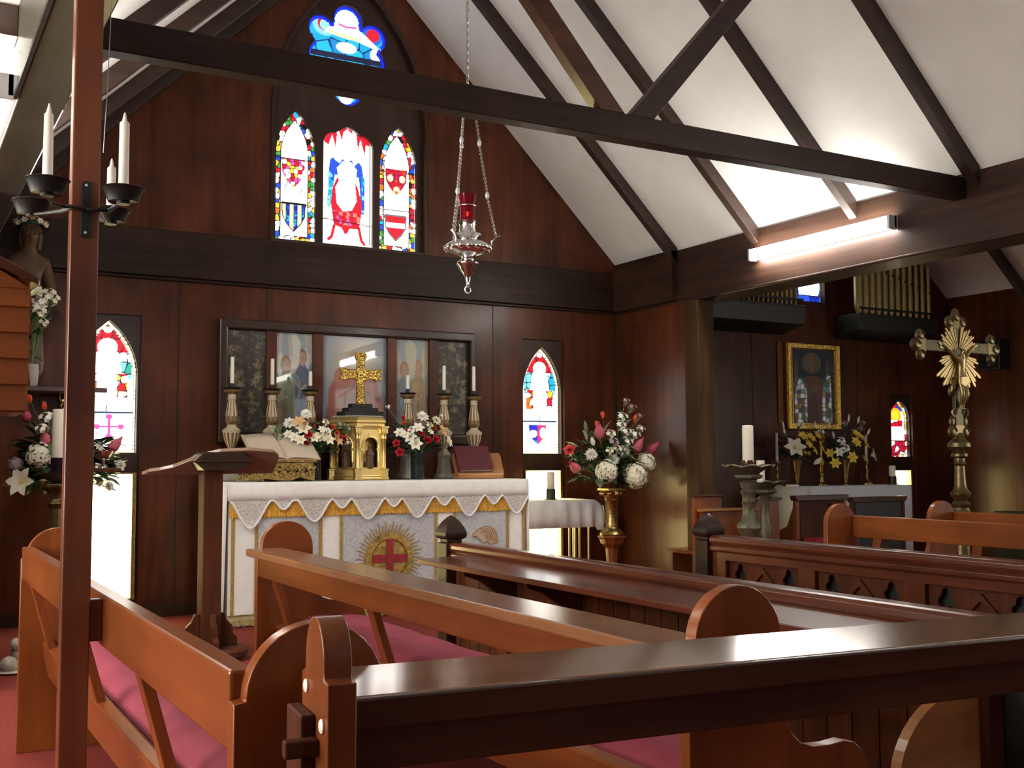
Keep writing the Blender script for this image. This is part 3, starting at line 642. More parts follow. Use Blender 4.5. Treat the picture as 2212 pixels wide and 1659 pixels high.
# ---------------------------------------------------------------- lectern
t = thing('lectern', 'dark wooden lectern on a square post, left of the altar', 'lectern', (1.76, 6.8, 0))
O('base', MB().lathe([(.2, .02), (.215, .03), (.215, .06), (.2, .075), (.19, .078)], 1.78, 6.82, 36).lathe([(.17, 0), (.17, .021)], 1.78, 6.82, 24), MIDZ, t, smooth=40)
O('post', B(1.70, 1.815, 6.75, 6.89, .078, 1.16), MIDZ, t, bevel=.006)
br = [(0, .078), (.115, .078), (.115, .13), (.09, .15), (.085, .2), (.05, .235), (.03, .28), (0, .28)]
for k, (px, py, ax, s) in enumerate(((1.815, 6.8, 'y', 1), (1.70, 6.8, 'y', -1), (1.74, 6.75, 'x', -1), (1.74, 6.89, 'x', 1))):
    mb = MB()
    if ax == 'y': mb.prism([(px+s*a, z) for a, z in br], 'y', py, py+.035)
    else: mb.prism([(py+s*a, z) for a, z in br], 'x', px, px+.035)
    O('foot_bracket', mb, DKZ, t, bevel=.004)
sh = [(1.615, 1.205), (1.665, 1.25), (1.69, 1.262), (1.885, 1.262), (1.915, 1.25), (1.97, 1.205), (1.91, 1.15), (1.68, 1.15)]
O('support_block', MB().prism(sh, 'y', 6.66, 6.86).prism([(1.60, 1.2), (1.985, 1.2), (1.985, 1.208), (1.60, 1.208)], 'y', 6.65, 6.7), NEWELW, t, bevel=.005)
cv = [(0, .0), (.04, .035), (.1, .05), (.17, .08), (.24, .14), (.32, .21), (.42, .255), (.6, .27), (.75, .25), (.8, .2), (.81, .12), (.81, 0)]
mb = MB().prism([(a, b) for a, b in cv], 'z', 0, .024)
th = math.radians(33)
mb.xf(Matrix.Translation((1.36, 6.9, 1.125)) @ Matrix(((1, 0, 0, 0), (0, -math.cos(th), math.sin(th), 0), (0, math.sin(th), math.cos(th), 0), (0, 0, 0, 1))))
O('reading_board', mb, wood('reading board wood', (.2, .12, .08), (.3, .19, .13), 'x', .3, .5, 14, 16), t, bevel=.004)  # wood colour lightened to imitate a pale reflection on the underside
# ---------------------------------------------------------------- altar
t = thing('altar', 'long altar table wrapped in white linen under the framed paintings', 'altar', (3.45, 8.35, 0))
O('body', B(2.21, 4.69, 8.05, 8.7, 0, 1.04), LINEN, t)
LACE, n_, l_, b_ = nt('lace'); b_.inputs['Base Color'].default_value = (.72, .71, .7, 1); b_.inputs['Roughness'].default_value = .9
tc = n_.new('ShaderNodeTexCoord'); vo = n_.new('ShaderNodeTexVoronoi'); vo.feature = 'DISTANCE_TO_EDGE'; vo.inputs['Scale'].default_value = 42
mr = n_.new('ShaderNodeMapRange'); mr.inputs[1].default_value = .05; mr.inputs[2].default_value = .2; mr.inputs[3].default_value = .92; mr.inputs[4].default_value = .62
l_.new(tc.outputs['Object'], vo.inputs['Vector']); l_.new(vo.outputs['Distance'], mr.inputs[0]); l_.new(mr.outputs[0], b_.inputs['Alpha'])
t = thing('altar_cloth', 'white linen altar cloth with scalloped lace edge hanging over the altar front', 'altar cloth', (3.45, 8.35, 1.046))
LOB = [(2.35, .2, .16), (2.84, .165, .145), (3.275, .16, .145), (3.695, .16, .145), (4.155, .16, .145), (4.6, .15, .135)]+[(x, .07, .08) for x in (2.6, 3.06, 3.49, 3.93, 4.385)]
def hem(x): return min([.918+.006*math.sin(x*9)]+[.918-d*(.5+.5*math.cos(PI*(x-c)/h))**.8 for c, d, h in LOB if abs(x-c) < h])
nx = 360; xs = [2.2+2.52*k/nx for k in range(nx+1)]
top = MB(); P = []
for yy, z in ((8.74, 1.048), (8.2, 1.0485), (8.0, 1.048), (7.99, 1.043), (7.984, 1.03), (7.983, .97), (7.982, .918)):
    P.append([(2.18+2.54*k/60, yy, z+.0006*math.sin(k*1.7+yy*30)) for k in range(61)])
top.grid(P); P2 = []
for z in (1.05, .8, .5, .2, .012): P2.append([(2.178-.02*(1.05-z), yy+.004*math.sin(12*yy), z) for yy in (7.985, 8.1, 8.25, 8.4, 8.55, 8.74)])
top.grid(P2); top.grid([[(4.722+.01*(1.05-z), yy, z) for yy in (7.985, 8.3, 8.74)] for z in (1.05, .6, .05)])
c_ = O('linen', top, LINEN, t, smooth=50); c_.modifiers.new('cloth', 'SOLIDIFY').thickness = .003
lc = MB(); lc.grid([[(x, 7.9815-.002*math.sin(x*40), .9185+(hem(x)-.9185)*q) for x in xs] for q in (0, .25, .5, .75, 1)])
O('lace_edge', lc, LACE, t, label='scalloped translucent lace edging')
O('lace_border', MB().tube([(x, 7.98, hem(x)) for x in xs[::2]], .0085, 5), LINEN, t)
t = thing('altar_frontal', 'white and silver brocade altar frontal with a gold sunburst and red cross', 'altar frontal', (3.45, 8.02, .02))
O('white_panel', B(2.2, 4.7, 8.015, 8.03, .07, 1.0), LINEN, t)
for a_, b2 in ((2.41, 2.895), (3.07, 3.865), (4.04, 4.525)):
    A = Art(a_, b2, .08, .8, int((b2-a_)*190), 140, (.56, .57, .6)); wx = A.X*(b2-a_)/.155; wz = A.Z*.72/.21
    def cell(px, pz):
        fx = (px % 1)-.5; fz = (pz % 1)-.5; r = np.hypot(fx*1.05, fz*1.2); th_ = np.arctan2(fz, fx)
        return (np.abs(r-.3-.06*np.cos(5*th_)) < .045) | (r < .11+.05*np.cos(3*th_-PI/2))
    A.put(cell(wx, wz) | cell(wx+.5, wz+.5), (.47, .48, .5)); A.build('brocade_panel', 8.012, EMBR, t)
for x in (2.23, 2.405, 2.9, 3.065, 3.87, 4.035, 4.53, 4.685): O('gold_band', B(x-.011, x+.011, 8.006, 8.013, .07, .8), EMBG, t)
def fringe(name, x0, x1, z0, z1, mat, n, lab=None, amp=.006):
    mb = MB(); P = [[], [], []]
    for k in range(n*2+1):
        x = x0+(x1-x0)*k/(n*2); d = (.004 if k % 2 else -.004)
        P[0].append((x, 8.0, z1)); P[1].append((x+random.uniform(-.003, .003), 8.0+d, (z0+z1)/2)); P[2].append((x+random.uniform(-.004, .004), 8.0+d, z0+random.uniform(-amp, amp)+(.006 if k % 2 else 0)))
    mb.grid(P); mb.box(x0, x1, 7.996, 8.006, z1-.012, z1+.012); return O(name, mb, mat, t, label=lab)
GFR = plain('gold fringe', (.85, .48, .08), .6, .05, noise=.3, nscale=80); PFR = plain('pale gold fringe', (.5, .4, .2), .7, noise=.35, nscale=70)
fringe('top_fringe', 2.2, 4.7, .79, .9, GFR, 210); fringe('bottom_fringe', 2.2, 4.7, .008, .062, PFR, 210)
O('bottom_braid', B(2.2, 4.7, 8.004, 8.014, .066, .075).box(2.2, 4.7, 8.004, 8.014, .082, .09), GILTW, t)
sb = MB(); cx, cz = 3.465, .447
for k in range(52):
    a = 2*PI*k/52; r1 = .29 if k % 2 == 0 else .25; da = .032; pts = []
    for q, rr in ((da, .19), (da*.55+.02, .225), (da*.3-.015, .26), (0, r1)): pts.append((cx+rr*math.cos(a+q), cz+rr*math.sin(a+q)))
    for q, rr in ((-da*.4-.015, .26), (-da*.55+.02, .225), (-da, .19)): pts.append((cx+rr*math.cos(a+q), cz+rr*math.sin(a+q)))
    sb.prism(pts, 'y', 8.004, 8.011)
O('sunburst_rays', sb, EMBG, t)
O('sunburst_disc', MB().prism([(cx+.2*math.cos(2*PI*k/48), cz+.2*math.sin(2*PI*k/48)) for k in range(48)], 'y', 8.002, 8.012), plain('embroidered gold', (.42, .28, .075), .5, .35, noise=.5, nscale=28, bump=.6, bscale=40), t)
O('sunburst_ring', MB().tube([(cx+.148*math.cos(2*PI*k/48), 8.0, cz+.148*math.sin(2*PI*k/48)) for k in range(48)], .006, 6, closed=True), GOLD, t, smooth=60)
O('red_cross', MB().prism([(cx+a_, cz+b_) for a_, b_ in ((-.028, -.145), (.028, -.145), (.028, -.031), (.143, -.031), (.143, .029), (.028, .029), (.028, .152), (-.028, .152), (-.028, .029), (-.143, .029), (-.143, -.031), (-.028, -.031))], 'y', 7.994, 8.0015), plain('red embroidery', (.3, .02, .025), .7, noise=.3, nscale=30), t)
eg = plain('tan embroidery', (.42, .24, .12), .8, noise=.3, nscale=60); mb = MB()
head = [(4.2, .6), (4.215, .622), (4.25, .645), (4.3, .665), (4.35, .668), (4.4, .64), (4.42, .59), (4.43, .53), (4.36, .52), (4.34, .545), (4.29, .53), (4.27, .56), (4.25, .575), (4.235, .59), (4.215, .59), (4.21, .575)]
mb.prism(head, 'y', 8.005, 8.011); O('eagle_head', mb, plain('fawn embroidery', (.55, .42, .3), .8), t)
mb = MB()
for k in range(6): mb.tube([(4.27+.022*k, 8.004, .655-.002*k), (4.31+.02*k, 8.003, .62-.012*k), (4.33+.018*k, 8.004, .555-.006*k)], .003, 5)
mb.tube([(x, 8.004, z) for x, z in head], .0035, 5, closed=True).ell((4.285, 8.004, .618), (.012, .003, .009), 8, 5)
O('eagle_feathers', mb, eg, t)
# ---------------------------------------------------------------- reredos paintings
t = thing('reredos', 'long dark frame with five glazed painted panels on the wall above the altar', 'altarpiece', (3.49, 8.87, 1.35))
fx0, fx1, fz0, fz1 = 2.325, 4.66, 1.352, 2.365
PX = [(2.4, 2.725), (2.81, 3.125), (3.215, 3.805), (3.893, 4.207), (4.295, 4.605)]; pz0, pz1 = 1.44, 2.28
O('frame', MB().prism(rect(fx0, fx1, fz0, fz1), 'y', 8.815, 8.89, [rect(2.395, 4.61, pz0-.005, pz1+.005)]), FRAMEW, t, bevel=.012)
for (a_, b_), (c_, d_) in zip(PX[:-1], PX[1:]): O('mullion', B(b_, c_, 8.845, 8.895, pz0-.005, pz1+.005), WALL, t, bevel=.004)
def brocade(A, sd):
    A.cells(A.X > -1, .085, [(.012, .01, .008), (.03, .024, .016), (.014, .011, .008)], None, 0, LEAD, sd)
    r = np.random.default_rng(sd)
    for k in range(26):
        cx, cz = r.uniform(.05, .95), r.uniform(.03, .97); rr = r.uniform(.07, .12); th = np.arctan2((A.Z-cz)*A.asp, A.X-cx); d = np.hypot(A.X-cx, (A.Z-cz)*A.asp)
        A.put((d < rr*(.75+.25*np.cos(5*th+k))), (.15, .115, .06)); A.put((np.abs(d-rr*.55) < .013), (.03, .024, .014)); A.put(d < rr*.2, (.06, .045, .025))
    for k in range(34):
        cx, cz = r.uniform(0, 1), r.uniform(0, 1); q = r.uniform(0, 6.3); pts = [(cx+.07*s_*math.cos(q+s_*.8), cz+.07/A.asp*s_*math.sin(q+s_*.8)) for s_ in np.linspace(0, 1.6, 8)]
        A.line(pts, .009, (.13, .1, .055))
    return A.soft(1)
SKIN, HAIR = (.34, .22, .15), (.16, .1, .06)
def angel(A, cx, cz, s, robe, hair=HAIR, wing=(.5, .5, .46), face=1):
    for q in (-1, 1): A.poly([(cx+q*.1*s, cz-.12*s), (cx+q*.3*s, cz+.02*s), (cx+q*.34*s, cz+.2*s), (cx+q*.22*s, cz+.3*s), (cx+q*.08*s, cz+.1*s)], wing)
    A.poly([(cx-.2*s, cz-.12*s), (cx-.26*s, cz-.5*s), (cx-.3*s, -.1), (cx+.3*s, -.1), (cx+.26*s, cz-.5*s), (cx+.2*s, cz-.12*s), (cx+.06*s, cz-.04*s), (cx-.06*s, cz-.04*s)], robe)
    for q in (-.12, 0, .12): A.line([(cx+q*s, cz-.2*s), (cx+q*1.6*s, cz-.8*s)], .012, tuple(.6*x for x in robe))
    A.el(cx, cz+.02*s, .12*s, .075*s, hair).el(cx+face*.015*s, cz+.005*s, .085*s, .062*s, SKIN)
    A.line([(cx-.04*s, cz+.012*s), (cx-.015*s, cz+.012*s)], .008, HAIR).line([(cx+.03*s, cz+.012*s), (cx+.055*s, cz+.012*s)], .008, HAIR)
    A.line([(cx-.16*s, cz-.2*s), (cx, cz-.26*s), (cx+.1*s, cz-.22*s)], .03, SKIN)
for k, (a_, b_) in enumerate(PX):
    wd_ = b_-a_; A = Art(a_, b_, pz0, pz1, int(wd_*235), 190, (.24, .29, .32))
    if k in (0, 4): brocade(A, 11+k); lab = 'glazed panel of dark floral brocade, %s end' % ('left' if k == 0 else 'right')
    elif k == 1:
        A.put(A.Z < .5, (.1, .12, .09)); angel(A, .72, .74, 1.15, (.1, .12, .19)); angel(A, .28, .66, 1.2, (.2, .22, .13), (.2, .14, .07))
        A.poly([(.02, .3), (.3, .34), (.34, 0), (.02, 0)], (.16, .13, .08)); A.ring(.5, .45, .17, .13, (.16, .22, .2), .14)
        A.line([(.1, .8), (.14, .99)], .05, (.38, .39, .36)).line([(.42, .78), (.38, .98)], .05, (.36, .37, .34)).line([(.9, .82), (.84, .98)], .05, (.36, .37, .34)); lab = 'glazed painting of winged figures with green and blue robes'
    elif k == 2:
        A.put(A.Z > -1, (.16, .24, .34)); rad = np.clip(1.25-np.hypot((A.X-.5)/.55, (A.Z-.7)/.45), 0, 1)
        A.C = A.C*(1-rad[..., None])+np.array((.42, .38, .3))*rad[..., None]
        A.poly([(.02, .0), (.08, .3), (.2, .55), (.36, .66), (.64, .66), (.84, .55), (.96, .3), (.99, 0)], (.33, .16, .13)).poly([(.3, 0), (.24, .35), (.45, .5), (.7, .45), (.78, 0)], (.3, .2, .15))
        A.poly([(.04, .05), (.1, .45), (.22, .6), (.2, .2)], (.3, .1, .08)).poly([(.9, .05), (.88, .5), (.8, .56), (.82, .1)], (.28, .1, .09))
        A.line([(.28, .38), (.5, .48), (.72, .42)], .02, (.25, .09, .08)).line([(.3, .05), (.36, .4)], .012, (.18, .09, .08)).line([(.7, .05), (.66, .4)], .012, (.18, .09, .08))
        A.el(.3, .58, .12, .1, (.36, .15, .12)).el(.5, .76, .15, .13, (.38, .34, .28)).el(.5, .77, .085, .075, SKIN).poly([(.38, .76), (.62, .76), (.58, .6), (.5, .55), (.42, .6)], (.42, .38, .32))
        A.el(.5, .785, .075, .06, SKIN).line([(.45, .8), (.48, .8)], .007, HAIR).line([(.52, .8), (.55, .8)], .007, HAIR); A.soft(4); lab = 'glazed painting of a large robed figure among clouds'
    else:
        A.put(A.Z < .4, (.1, .13, .14)); angel(A, .7, .68, 1.2, (.27, .19, .11), (.3, .22, .09), (.4, .38, .28)); angel(A, .27, .66, 1.15, (.16, .2, .22), (.26, .15, .07), (.42, .39, .3))
        A.line([(.92, .98), (.86, .2)], .014, (.34, .25, .1)).poly([(.2, 0), (.14, .4), (.3, .5), (.42, .35), (.5, 0)], (.12, .22, .26)).el(.6, .5, .1, .05, (.33, .22, .09)); lab = 'glazed painting of two winged figures, one with a staff'
    A.C *= (1.9 if k in (0, 4) else 1.25); A.soft(1); A.build('picture_panel', 8.87, PAINT, t, tilt=.014 if k in (1, 2, 3) else 0, label=lab)
# ---------------------------------------------------------------- altar candlesticks, candles
def candle(name, label, cx, cy, z0, z1, r, mat, group, wick=True, taper=.85, tip=False):
    t = thing(name, label, 'candle', (cx, cy, z0), group)
    O('wax', MB().lathe([(r*.96, z0), (r, z0+.004), (r*taper, z1-.004), (r*taper*.8, z1)], cx, cy, 18), mat, t, smooth=40)
    if tip: O('tip', MB().lathe([(r*.55, z1-.001), (r*.42, z1+.008), (r*.2, z1+.022), (.001, z1+.026)], cx, cy, 12), mat, t, smooth=40); wick = False
    if wick: O('wick', MB().tube([(cx, cy, z1-.002), (cx+.001, cy, z1+.018)], .0022, 5), WICK, t)
    return t
cst = thing('altar_candlestick', '', 'candlestick', (0, 0, 0), 'cream and gold altar candlesticks')
zb = 1.0535
O('base', MB().lathe([(.1, zb), (.105, zb+.01), (.1, zb+.03), (.075, zb+.05), (.062, zb+.16), (.07, zb+.2), (.055, zb+.22), (.03, zb+.245)], 0, 0, 6), plain('grey white base', (.33, .3, .25), .5, noise=.2, nscale=20), cst, bevel=.004)
O('urn', MB().lathe([(.03, 1.295), (.026, 1.31), (.035, 1.325), (.058, 1.38), (.066, 1.43)], 0, 0, 24, 0, 1).lathe([(.066, 1.43), (.07, 1.437), (.072, 1.45), (.06, 1.462), (.036, 1.48), (.034, 1.495)], 0, 0, 24, 0), [CANDC, CANDB], cst, smooth=40)
O('shaft', MB().lathe([(.034, 1.494), (.048, 1.51), (.053, 1.53), (.046, 1.56)], 0, 0, 20, 1).lathe([(.05, 1.56), (.045, 1.6), (.028, 1.69)], 0, 0, 20, 0, 1).lathe([(.028, 1.69), (.035, 1.7), (.03, 1.71), (.032, 1.735)], 0, 0, 20, 0), [CANDC, CANDB], cst, smooth=40)
O('capital', MB().lathe([(.034, 1.735), (.06, 1.752), (.064, 1.768), (.05, 1.776)], 0, 0, 24), CANDB, cst, smooth=40)
O('drip_pan', MB().lathe([(.03, 1.774), (.068, 1.779), (.075, 1.786), (.068, 1.785), (.018, 1.784), (.0165, 1.82), (.012, 1.82)], 0, 0, 24), BLACK, cst, smooth=40)
where = ['first candlestick on the altar, counted from its left end', 'second candlestick on the altar, counted from its left end', 'third candlestick on the altar, rising behind the left flowers', 'fourth candlestick on the altar, behind the right flowers', 'second candlestick on the altar, counted from its right end', 'last candlestick at the right end of the altar']
cs6 = [(2.372, 2.03, 'first tall candle on the altar, counted from the left'), (2.697, 2.03, 'second tall candle on the altar, standing before the left painted angels'), (3.015, 1.94, 'half-burnt candle on the altar left of the gilt cross'), (3.885, 1.94, 'half-burnt candle on the altar right of the gilt cross'), (4.232, 2.035, 'tall candle on the altar, second from the right end'), (4.525, 2.038, 'tall candle at the right end of the altar')]
for k, (x, zt, lab) in enumerate(cs6):
    lb = 'cream and gold ' + where[k]
    if k == 0: cst.location = (x, 8.6, zb); cst['label'] = lb; [setattr(c, 'location', (0, 0, -zb)) for c in cst.children]
    else: dup(cst, (x, 8.6, zb), lb)
    candle('candle', 'white ' + lab, x, 8.6, 1.821, zt, .0155, CREAM, 'candles on the altar', taper=.9)
# ---------------------------------------------------------------- tabernacle and altar cross
tx, ty = 3.405, 8.53
t = thing('tabernacle', 'six-sided gilt tabernacle with columns and arched niches on the altar', 'tabernacle', (tx, ty, 1.054))
def hexp(r, k0=0): return [(tx+r*math.cos(math.radians(-112+60*k)), ty+r*math.sin(math.radians(-112+60*k))) for k in range(6)]
def hexlathe(prof): return MB().lathe(prof, tx, ty, 6, rot=math.radians(-112))
TG = plain('tabernacle gilding', (.92, .7, .28), .36, 1, bump=.06, bscale=25)
O('plinth', hexlathe([(.262, 1.054), (.262, 1.075), (.25, 1.085), (.25, 1.135), (.24, 1.15)]), TG, t, bevel=.003)
O('core', hexlathe([(.15, 1.15), (.15, 1.46)]), TG, t)
for k in range(6):
    a = math.radians(-112+60*k+30); ap = .235*math.cos(math.radians(30)); hw = .235*.5-.012; dx, dy = math.cos(a), math.sin(a)
    hole = [(-.068, 1.155), (.068, 1.155), (.068, 1.33)]+arc(0, 1.33, .068, 0, 180, 12)[1:-1]+[(-.068, 1.33)]
    M = Matrix(((-dy, dx, 0, tx), (dx, dy, 0, ty), (0, 0, 1, 0), (0, 0, 0, 1)))
    mb = MB().prism(rect(-hw, hw, 1.15, 1.46), 'y', ap-.012, ap, [hole]); mb.xf(M); ap_ = O('arched_panel', mb, TG, t)
    mb = MB().tube([(x, ap+.004, z) for x, z in [(.072, 1.2), (.072, 1.33)]+arc(0, 1.33, .074, 0, 180, 14)+[(-.072, 1.2)]], .006, 6).box(-.095, -.055, ap-.005, ap+.01, 1.29, 1.31).box(.055, .095, ap-.005, ap+.01, 1.29, 1.31).box(-.012, .012, ap, ap+.012, 1.395, 1.43); mb.xf(M); O('arch_moulding', mb, TG, ap_, smooth=50)
    if k in (0, 5):
        f = MB().lathe([(.034, 1.15), (.036, 1.17), (.03, 1.22), (.034, 1.26), (.03, 1.285), (.012, 1.3), (.012, 1.308)], 0, 0, 14); f.ell((0, 0, 1.322), (.015, .016, .02), 10, 8); f.ell((.022, -.014, 1.26), (.012, .022, .012), 8, 6).ell((-.022, -.014, 1.255), (.012, .022, .012), 8, 6)
        f.xf(Matrix.Translation((tx+.19*dx, ty+.19*dy, 0)) @ Matrix.Rotation(a+PI/2, 4, 'Z')); O('niche_figure', f, TERR, ap_, smooth=60, label='small dark carved robed figure')
for x, y_ in hexp(.245):
    mb = MB().box(x-.034, x+.034, y_-.034, y_+.034, 1.054, 1.07).box(x-.028, x+.028, y_-.028, y_+.028, 1.07, 1.13).box(x-.033, x+.033, y_-.033, y_+.033, 1.13, 1.142)
    mb.lathe([(.026, 1.142), (.018, 1.155), (.017, 1.37), (.02, 1.375), (.024, 1.39), (.02, 1.4), (.026, 1.425), (.02, 1.43)], x, y_, 16).box(x-.026, x+.026, y_-.026, y_+.026, 1.43, 1.475).box(x-.034, x+.034, y_-.034, y_+.034, 1.475, 1.49)
    O('column', mb, TG, t, bevel=.002, smooth=40)
O('entablature', hexlathe([(.232, 1.45), (.236, 1.48), (.25, 1.49), (.25, 1.51), (.262, 1.52), (.262, 1.535), (.25, 1.55), (.235, 1.565)]), TG, t, bevel=.003)
O('doily', hexlathe([(.238, 1.567), (.24, 1.57), (.22, 1.573)]), LINEN, t)
cx, cy = 3.424, 8.53
t = thing('altar_cross', 'ornate gilt cross on a black stepped base on top of the tabernacle', 'cross', (cx, cy, 1.574))
mb = MB()
for h, (a_, b_) in ((.172, (1.574, 1.612)), (.132, (1.612, 1.644)), (.09, (1.644, 1.678))): mb.box(cx-h, cx+h, cy-h*.55, cy+h*.55, a_, b_)
O('stepped_base', mb, BLKP, t, bevel=.003)
mb = MB(); W2 = .034
out = [(-W2, 1.69), (-W2, 1.872), (-.09, 1.885), (-.14, 1.868), (-.182, 1.885), (-.17, 1.93), (-.182, 1.965), (-.14, 1.972), (-.09, 1.96), (-W2, 1.968), (-W2, 2.04), (-.05, 2.055), (-.045, 2.1), (-.02, 2.112), (0, 2.1)]
out = [(cx+a_, b_) for a_, b_ in out]+[(cx-a_, b_) for a_, b_ in out[::-1][1:] for a_ in ()]+[(2*cx-(cx+a_), b_) for a_, b_ in [(-.02, 2.112), (-.045, 2.1), (-.05, 2.055), (-W2, 2.04), (-W2, 1.968), (-.09, 1.96), (-.14, 1.972), (-.182, 1.965), (-.17, 1.93), (-.182, 1.885), (-.14, 1.868), (-.09, 1.885), (-W2, 1.872), (-W2, 1.69)]]
mb.prism(out, 'y', cy-.016, cy+.016)
O('cross_body', mb, GOLDF, t, bevel=.006)
mb = MB()
for px, pz, r in [(0, 1.925, .034)]+[(s*q, 1.925, .017) for s in (-1, 1) for q in (.075, .11, .15)]+[(0, z, .017) for z in (1.71, 1.75, 1.79, 1.83, 1.99, 2.03)]+[(s*.165, z, .016) for s in (-1, 1) for z in (1.895, 1.955)]+[(s*.035, 2.08, .015) for s in (-1, 1)]+[(0, 2.09, .014)]:
    mb.tube([(cx+px+r*math.cos(2*PI*k/14), cy-.018, pz+r*math.sin(2*PI*k/14)) for k in range(14)], .0045, 5, closed=True); mb.ell((cx+px, cy-.016, pz), (r*.5, .008, r*.5), 8, 6)
for s in (-1, 1): mb.tube([(cx+s*.027, cy-.017, 1.69), (cx+s*.027, cy-.017, 1.87)], .004, 5).tube([(cx+s*.027, cy-.017, 1.975), (cx+s*.027, cy-.017, 2.05)], .004, 5).tube([(cx+s*.04, cy-.017, 1.955), (cx+s*.13, cy-.017, 1.962)], .004, 5).tube([(cx+s*.04, cy-.017, 1.892), (cx+s*.13, cy-.017, 1.882)], .004, 5)
O('filigree', mb, GOLD, t, smooth=60)
O('cross_foot', MB().lathe([(.05, 1.678), (.048, 1.684), (.03, 1.69), (.026, 1.705)], cx, cy, 16), GOLDF, t, smooth=40)
# ---------------------------------------------------------------- books on the altar
t = thing('missal_stand', 'carved gilt missal stand with pierced scroll front on the left of the altar', 'book stand', (2.6, 8.3, 1.054))
fr_ = [(2.285, 1.056), (2.29, 1.085), (2.36, 1.09), (2.43, 1.1), (2.47, 1.15), (2.55, 1.19), (2.87, 1.195), (2.885, 1.13), (2.88, 1.056), (2.82, 1.07), (2.76, 1.085), (2.7, 1.06), (2.6, 1.062), (2.5, 1.075), (2.4, 1.068)]
O('scroll_front', MB().prism(fr_, 'y', 8.1, 8.13, [[(2.6+.07*k+.014*math.cos(q*PI/4), 1.135+.018*math.sin(q*PI/4)) for q in range(8)] for k in range(4)]), GILTW, t, bevel=.006)
mb = MB()
for k in range(26):
    x = 2.31+.56*k/25; z = max(1.085, 1.08+(.0 if x < 2.45 else .05)+.03*math.sin(k*2.1)); r = random.uniform(.012, .024)
    mb.tube([(x+r*math.cos(q*.7)*(1-q*.06), 8.096, z+r*math.sin(q*.7)*(1-q*.06)) for q in range(12)], .0055, 5)
O('carved_scrolls', mb, GILTW, t, smooth=60)
O('side_scroll', MB().prism([(8.13, 1.056), (8.4, 1.056), (8.4, 1.3), (8.34, 1.32), (8.15, 1.195)], 'x', 2.86, 2.885).prism([(8.13, 1.056), (8.4, 1.056), (8.4, 1.3), (8.34, 1.32), (8.15, 1.195)], 'x', 2.47, 2.495), GILTW, t, bevel=.004)
O('sloping_board', MB().prism([(8.1, 1.196), (8.1, 1.212), (8.4, 1.4), (8.4, 1.384)], 'x', 2.46, 2.9), GILTW, t, bevel=.003)
bk = thing('open_missal', 'open book with cream pages lying on the carved gilt stand', 'book', (2.63, 8.35, 1.22))
thb = math.atan2(.188, .3); M = Matrix.Translation((2.66, 8.105, 1.2165)) @ Matrix.Rotation(thb, 4, 'X')
mb = MB().box(-.27, .27, -.005, .36, 0, .006); mb.xf(M); O('cover', mb, PAGED, bk)
for s in (-1, 1):
    P = [[(s*.265*k/12, yy, .007+.022*math.sin(PI*(k/12)**.55)*(.85) if k < 12 else .012) for k in range(13)] for yy in np.linspace(0, .35, 6)]
    mb = MB().grid(P); mb.xf(M); O('page_block', mb, PAPER, bk, smooth=60).modifiers.new('leaves', 'SOLIDIFY').thickness = .006
t = thing('book_rest', 'light oak book rest on the right end of the altar', 'book rest', (4.42, 8.35, 1.054))
O('foot', B(4.19, 4.63, 8.24, 8.36, 1.054, 1.1), OAK, t, bevel=.012)
thb = math.radians(52); M = Matrix.Translation((4.41, 8.3, 1.1)) @ Matrix.Rotation(math.radians(-9), 4, 'Z') @ Matrix.Rotation(thb, 4, 'X')
mb = MB().prism([(-.205, 0), (.235, 0), (.245, .19), (.235, .22), (-.185, .22), (-.2, .19)], 'z', -.016, 0); mb.xf(M); O('back_board', mb, OAK, t, bevel=.006)
bk = thing('maroon_book', 'closed maroon book leaning on the oak book rest', 'book', (4.41, 8.35, 1.12))
M2 = M @ Matrix.Translation((-.02, .012, .003))
mb = MB().box(-.15, .14, 0, .245, .004, .032); mb.xf(M2); O('pages', mb, PAPER, bk)
mb = MB().box(-.155, .15, -.006, .252, .032, .037).box(-.155, .15, -.006, .252, 0, .004).box(-.158, -.15, -.006, .252, 0, .037); mb.xf(M2); O('cover', mb, MAROON, bk, bevel=.002)
# ---------------------------------------------------------------- hanging sanctuary lamp
lx, ly = 3.47, 6.685
t = thing('sanctuary_lamp', 'silver sanctuary lamp with ruby glass hanging on chains before the altar', 'hanging lamp', (lx, ly, 2.36))
O('lamp_body', MB().lathe([(.004, 2.405), (.014, 2.415), (.01, 2.43), (.022, 2.45), (.02, 2.462), (.035, 2.49), (.06, 2.52), (.064, 2.535), (.082, 2.552), (.084, 2.566), (.066, 2.58), (.045, 2.595), (.052, 2.61), (.07, 2.622), (.14, 2.645), (.158, 2.668), (.156, 2.69), (.12, 2.715), (.07, 2.725), (.075, 2.74), (.098, 2.755), (.095, 2.77), (.06, 2.785), (.054, 2.82), (.06, 2.845), (.066, 2.86), (.06, 2.866), (.03, 2.866)], lx, ly, 36), SILV, t, smooth=50)
mb = MB()
for k in range(16):
    a = 2*PI*k/16; mb.ell((lx+.146*math.cos(a), ly+.146*math.sin(a), 2.67), (.028, .028, .022), 8, 6)
O('gadroons', mb, SILV, t, smooth=70)
O('ring', MB().tube([(lx+.023*math.cos(2*PI*k/20), ly, 2.383+.023*math.sin(2*PI*k/20)) for k in range(20)], .005, 6, closed=True), SILV, t, smooth=60)
O('ruby_glass', MB().lathe([(.048, 2.86), (.05, 2.9), (.053, 2.95), (.058, 3.0), (.066, 3.05), (.064, 3.05), (.055, 3.0), (.05, 2.95), (.047, 2.9), (.045, 2.863)], lx, ly, 24), RUBY, t, smooth=60)
O('collar', MB().tube([(lx+.058*math.cos(2*PI*k/24), ly+.058*math.sin(2*PI*k/24), 2.968) for k in range(24)], .004, 6, closed=True), SILV, t, smooth=60)
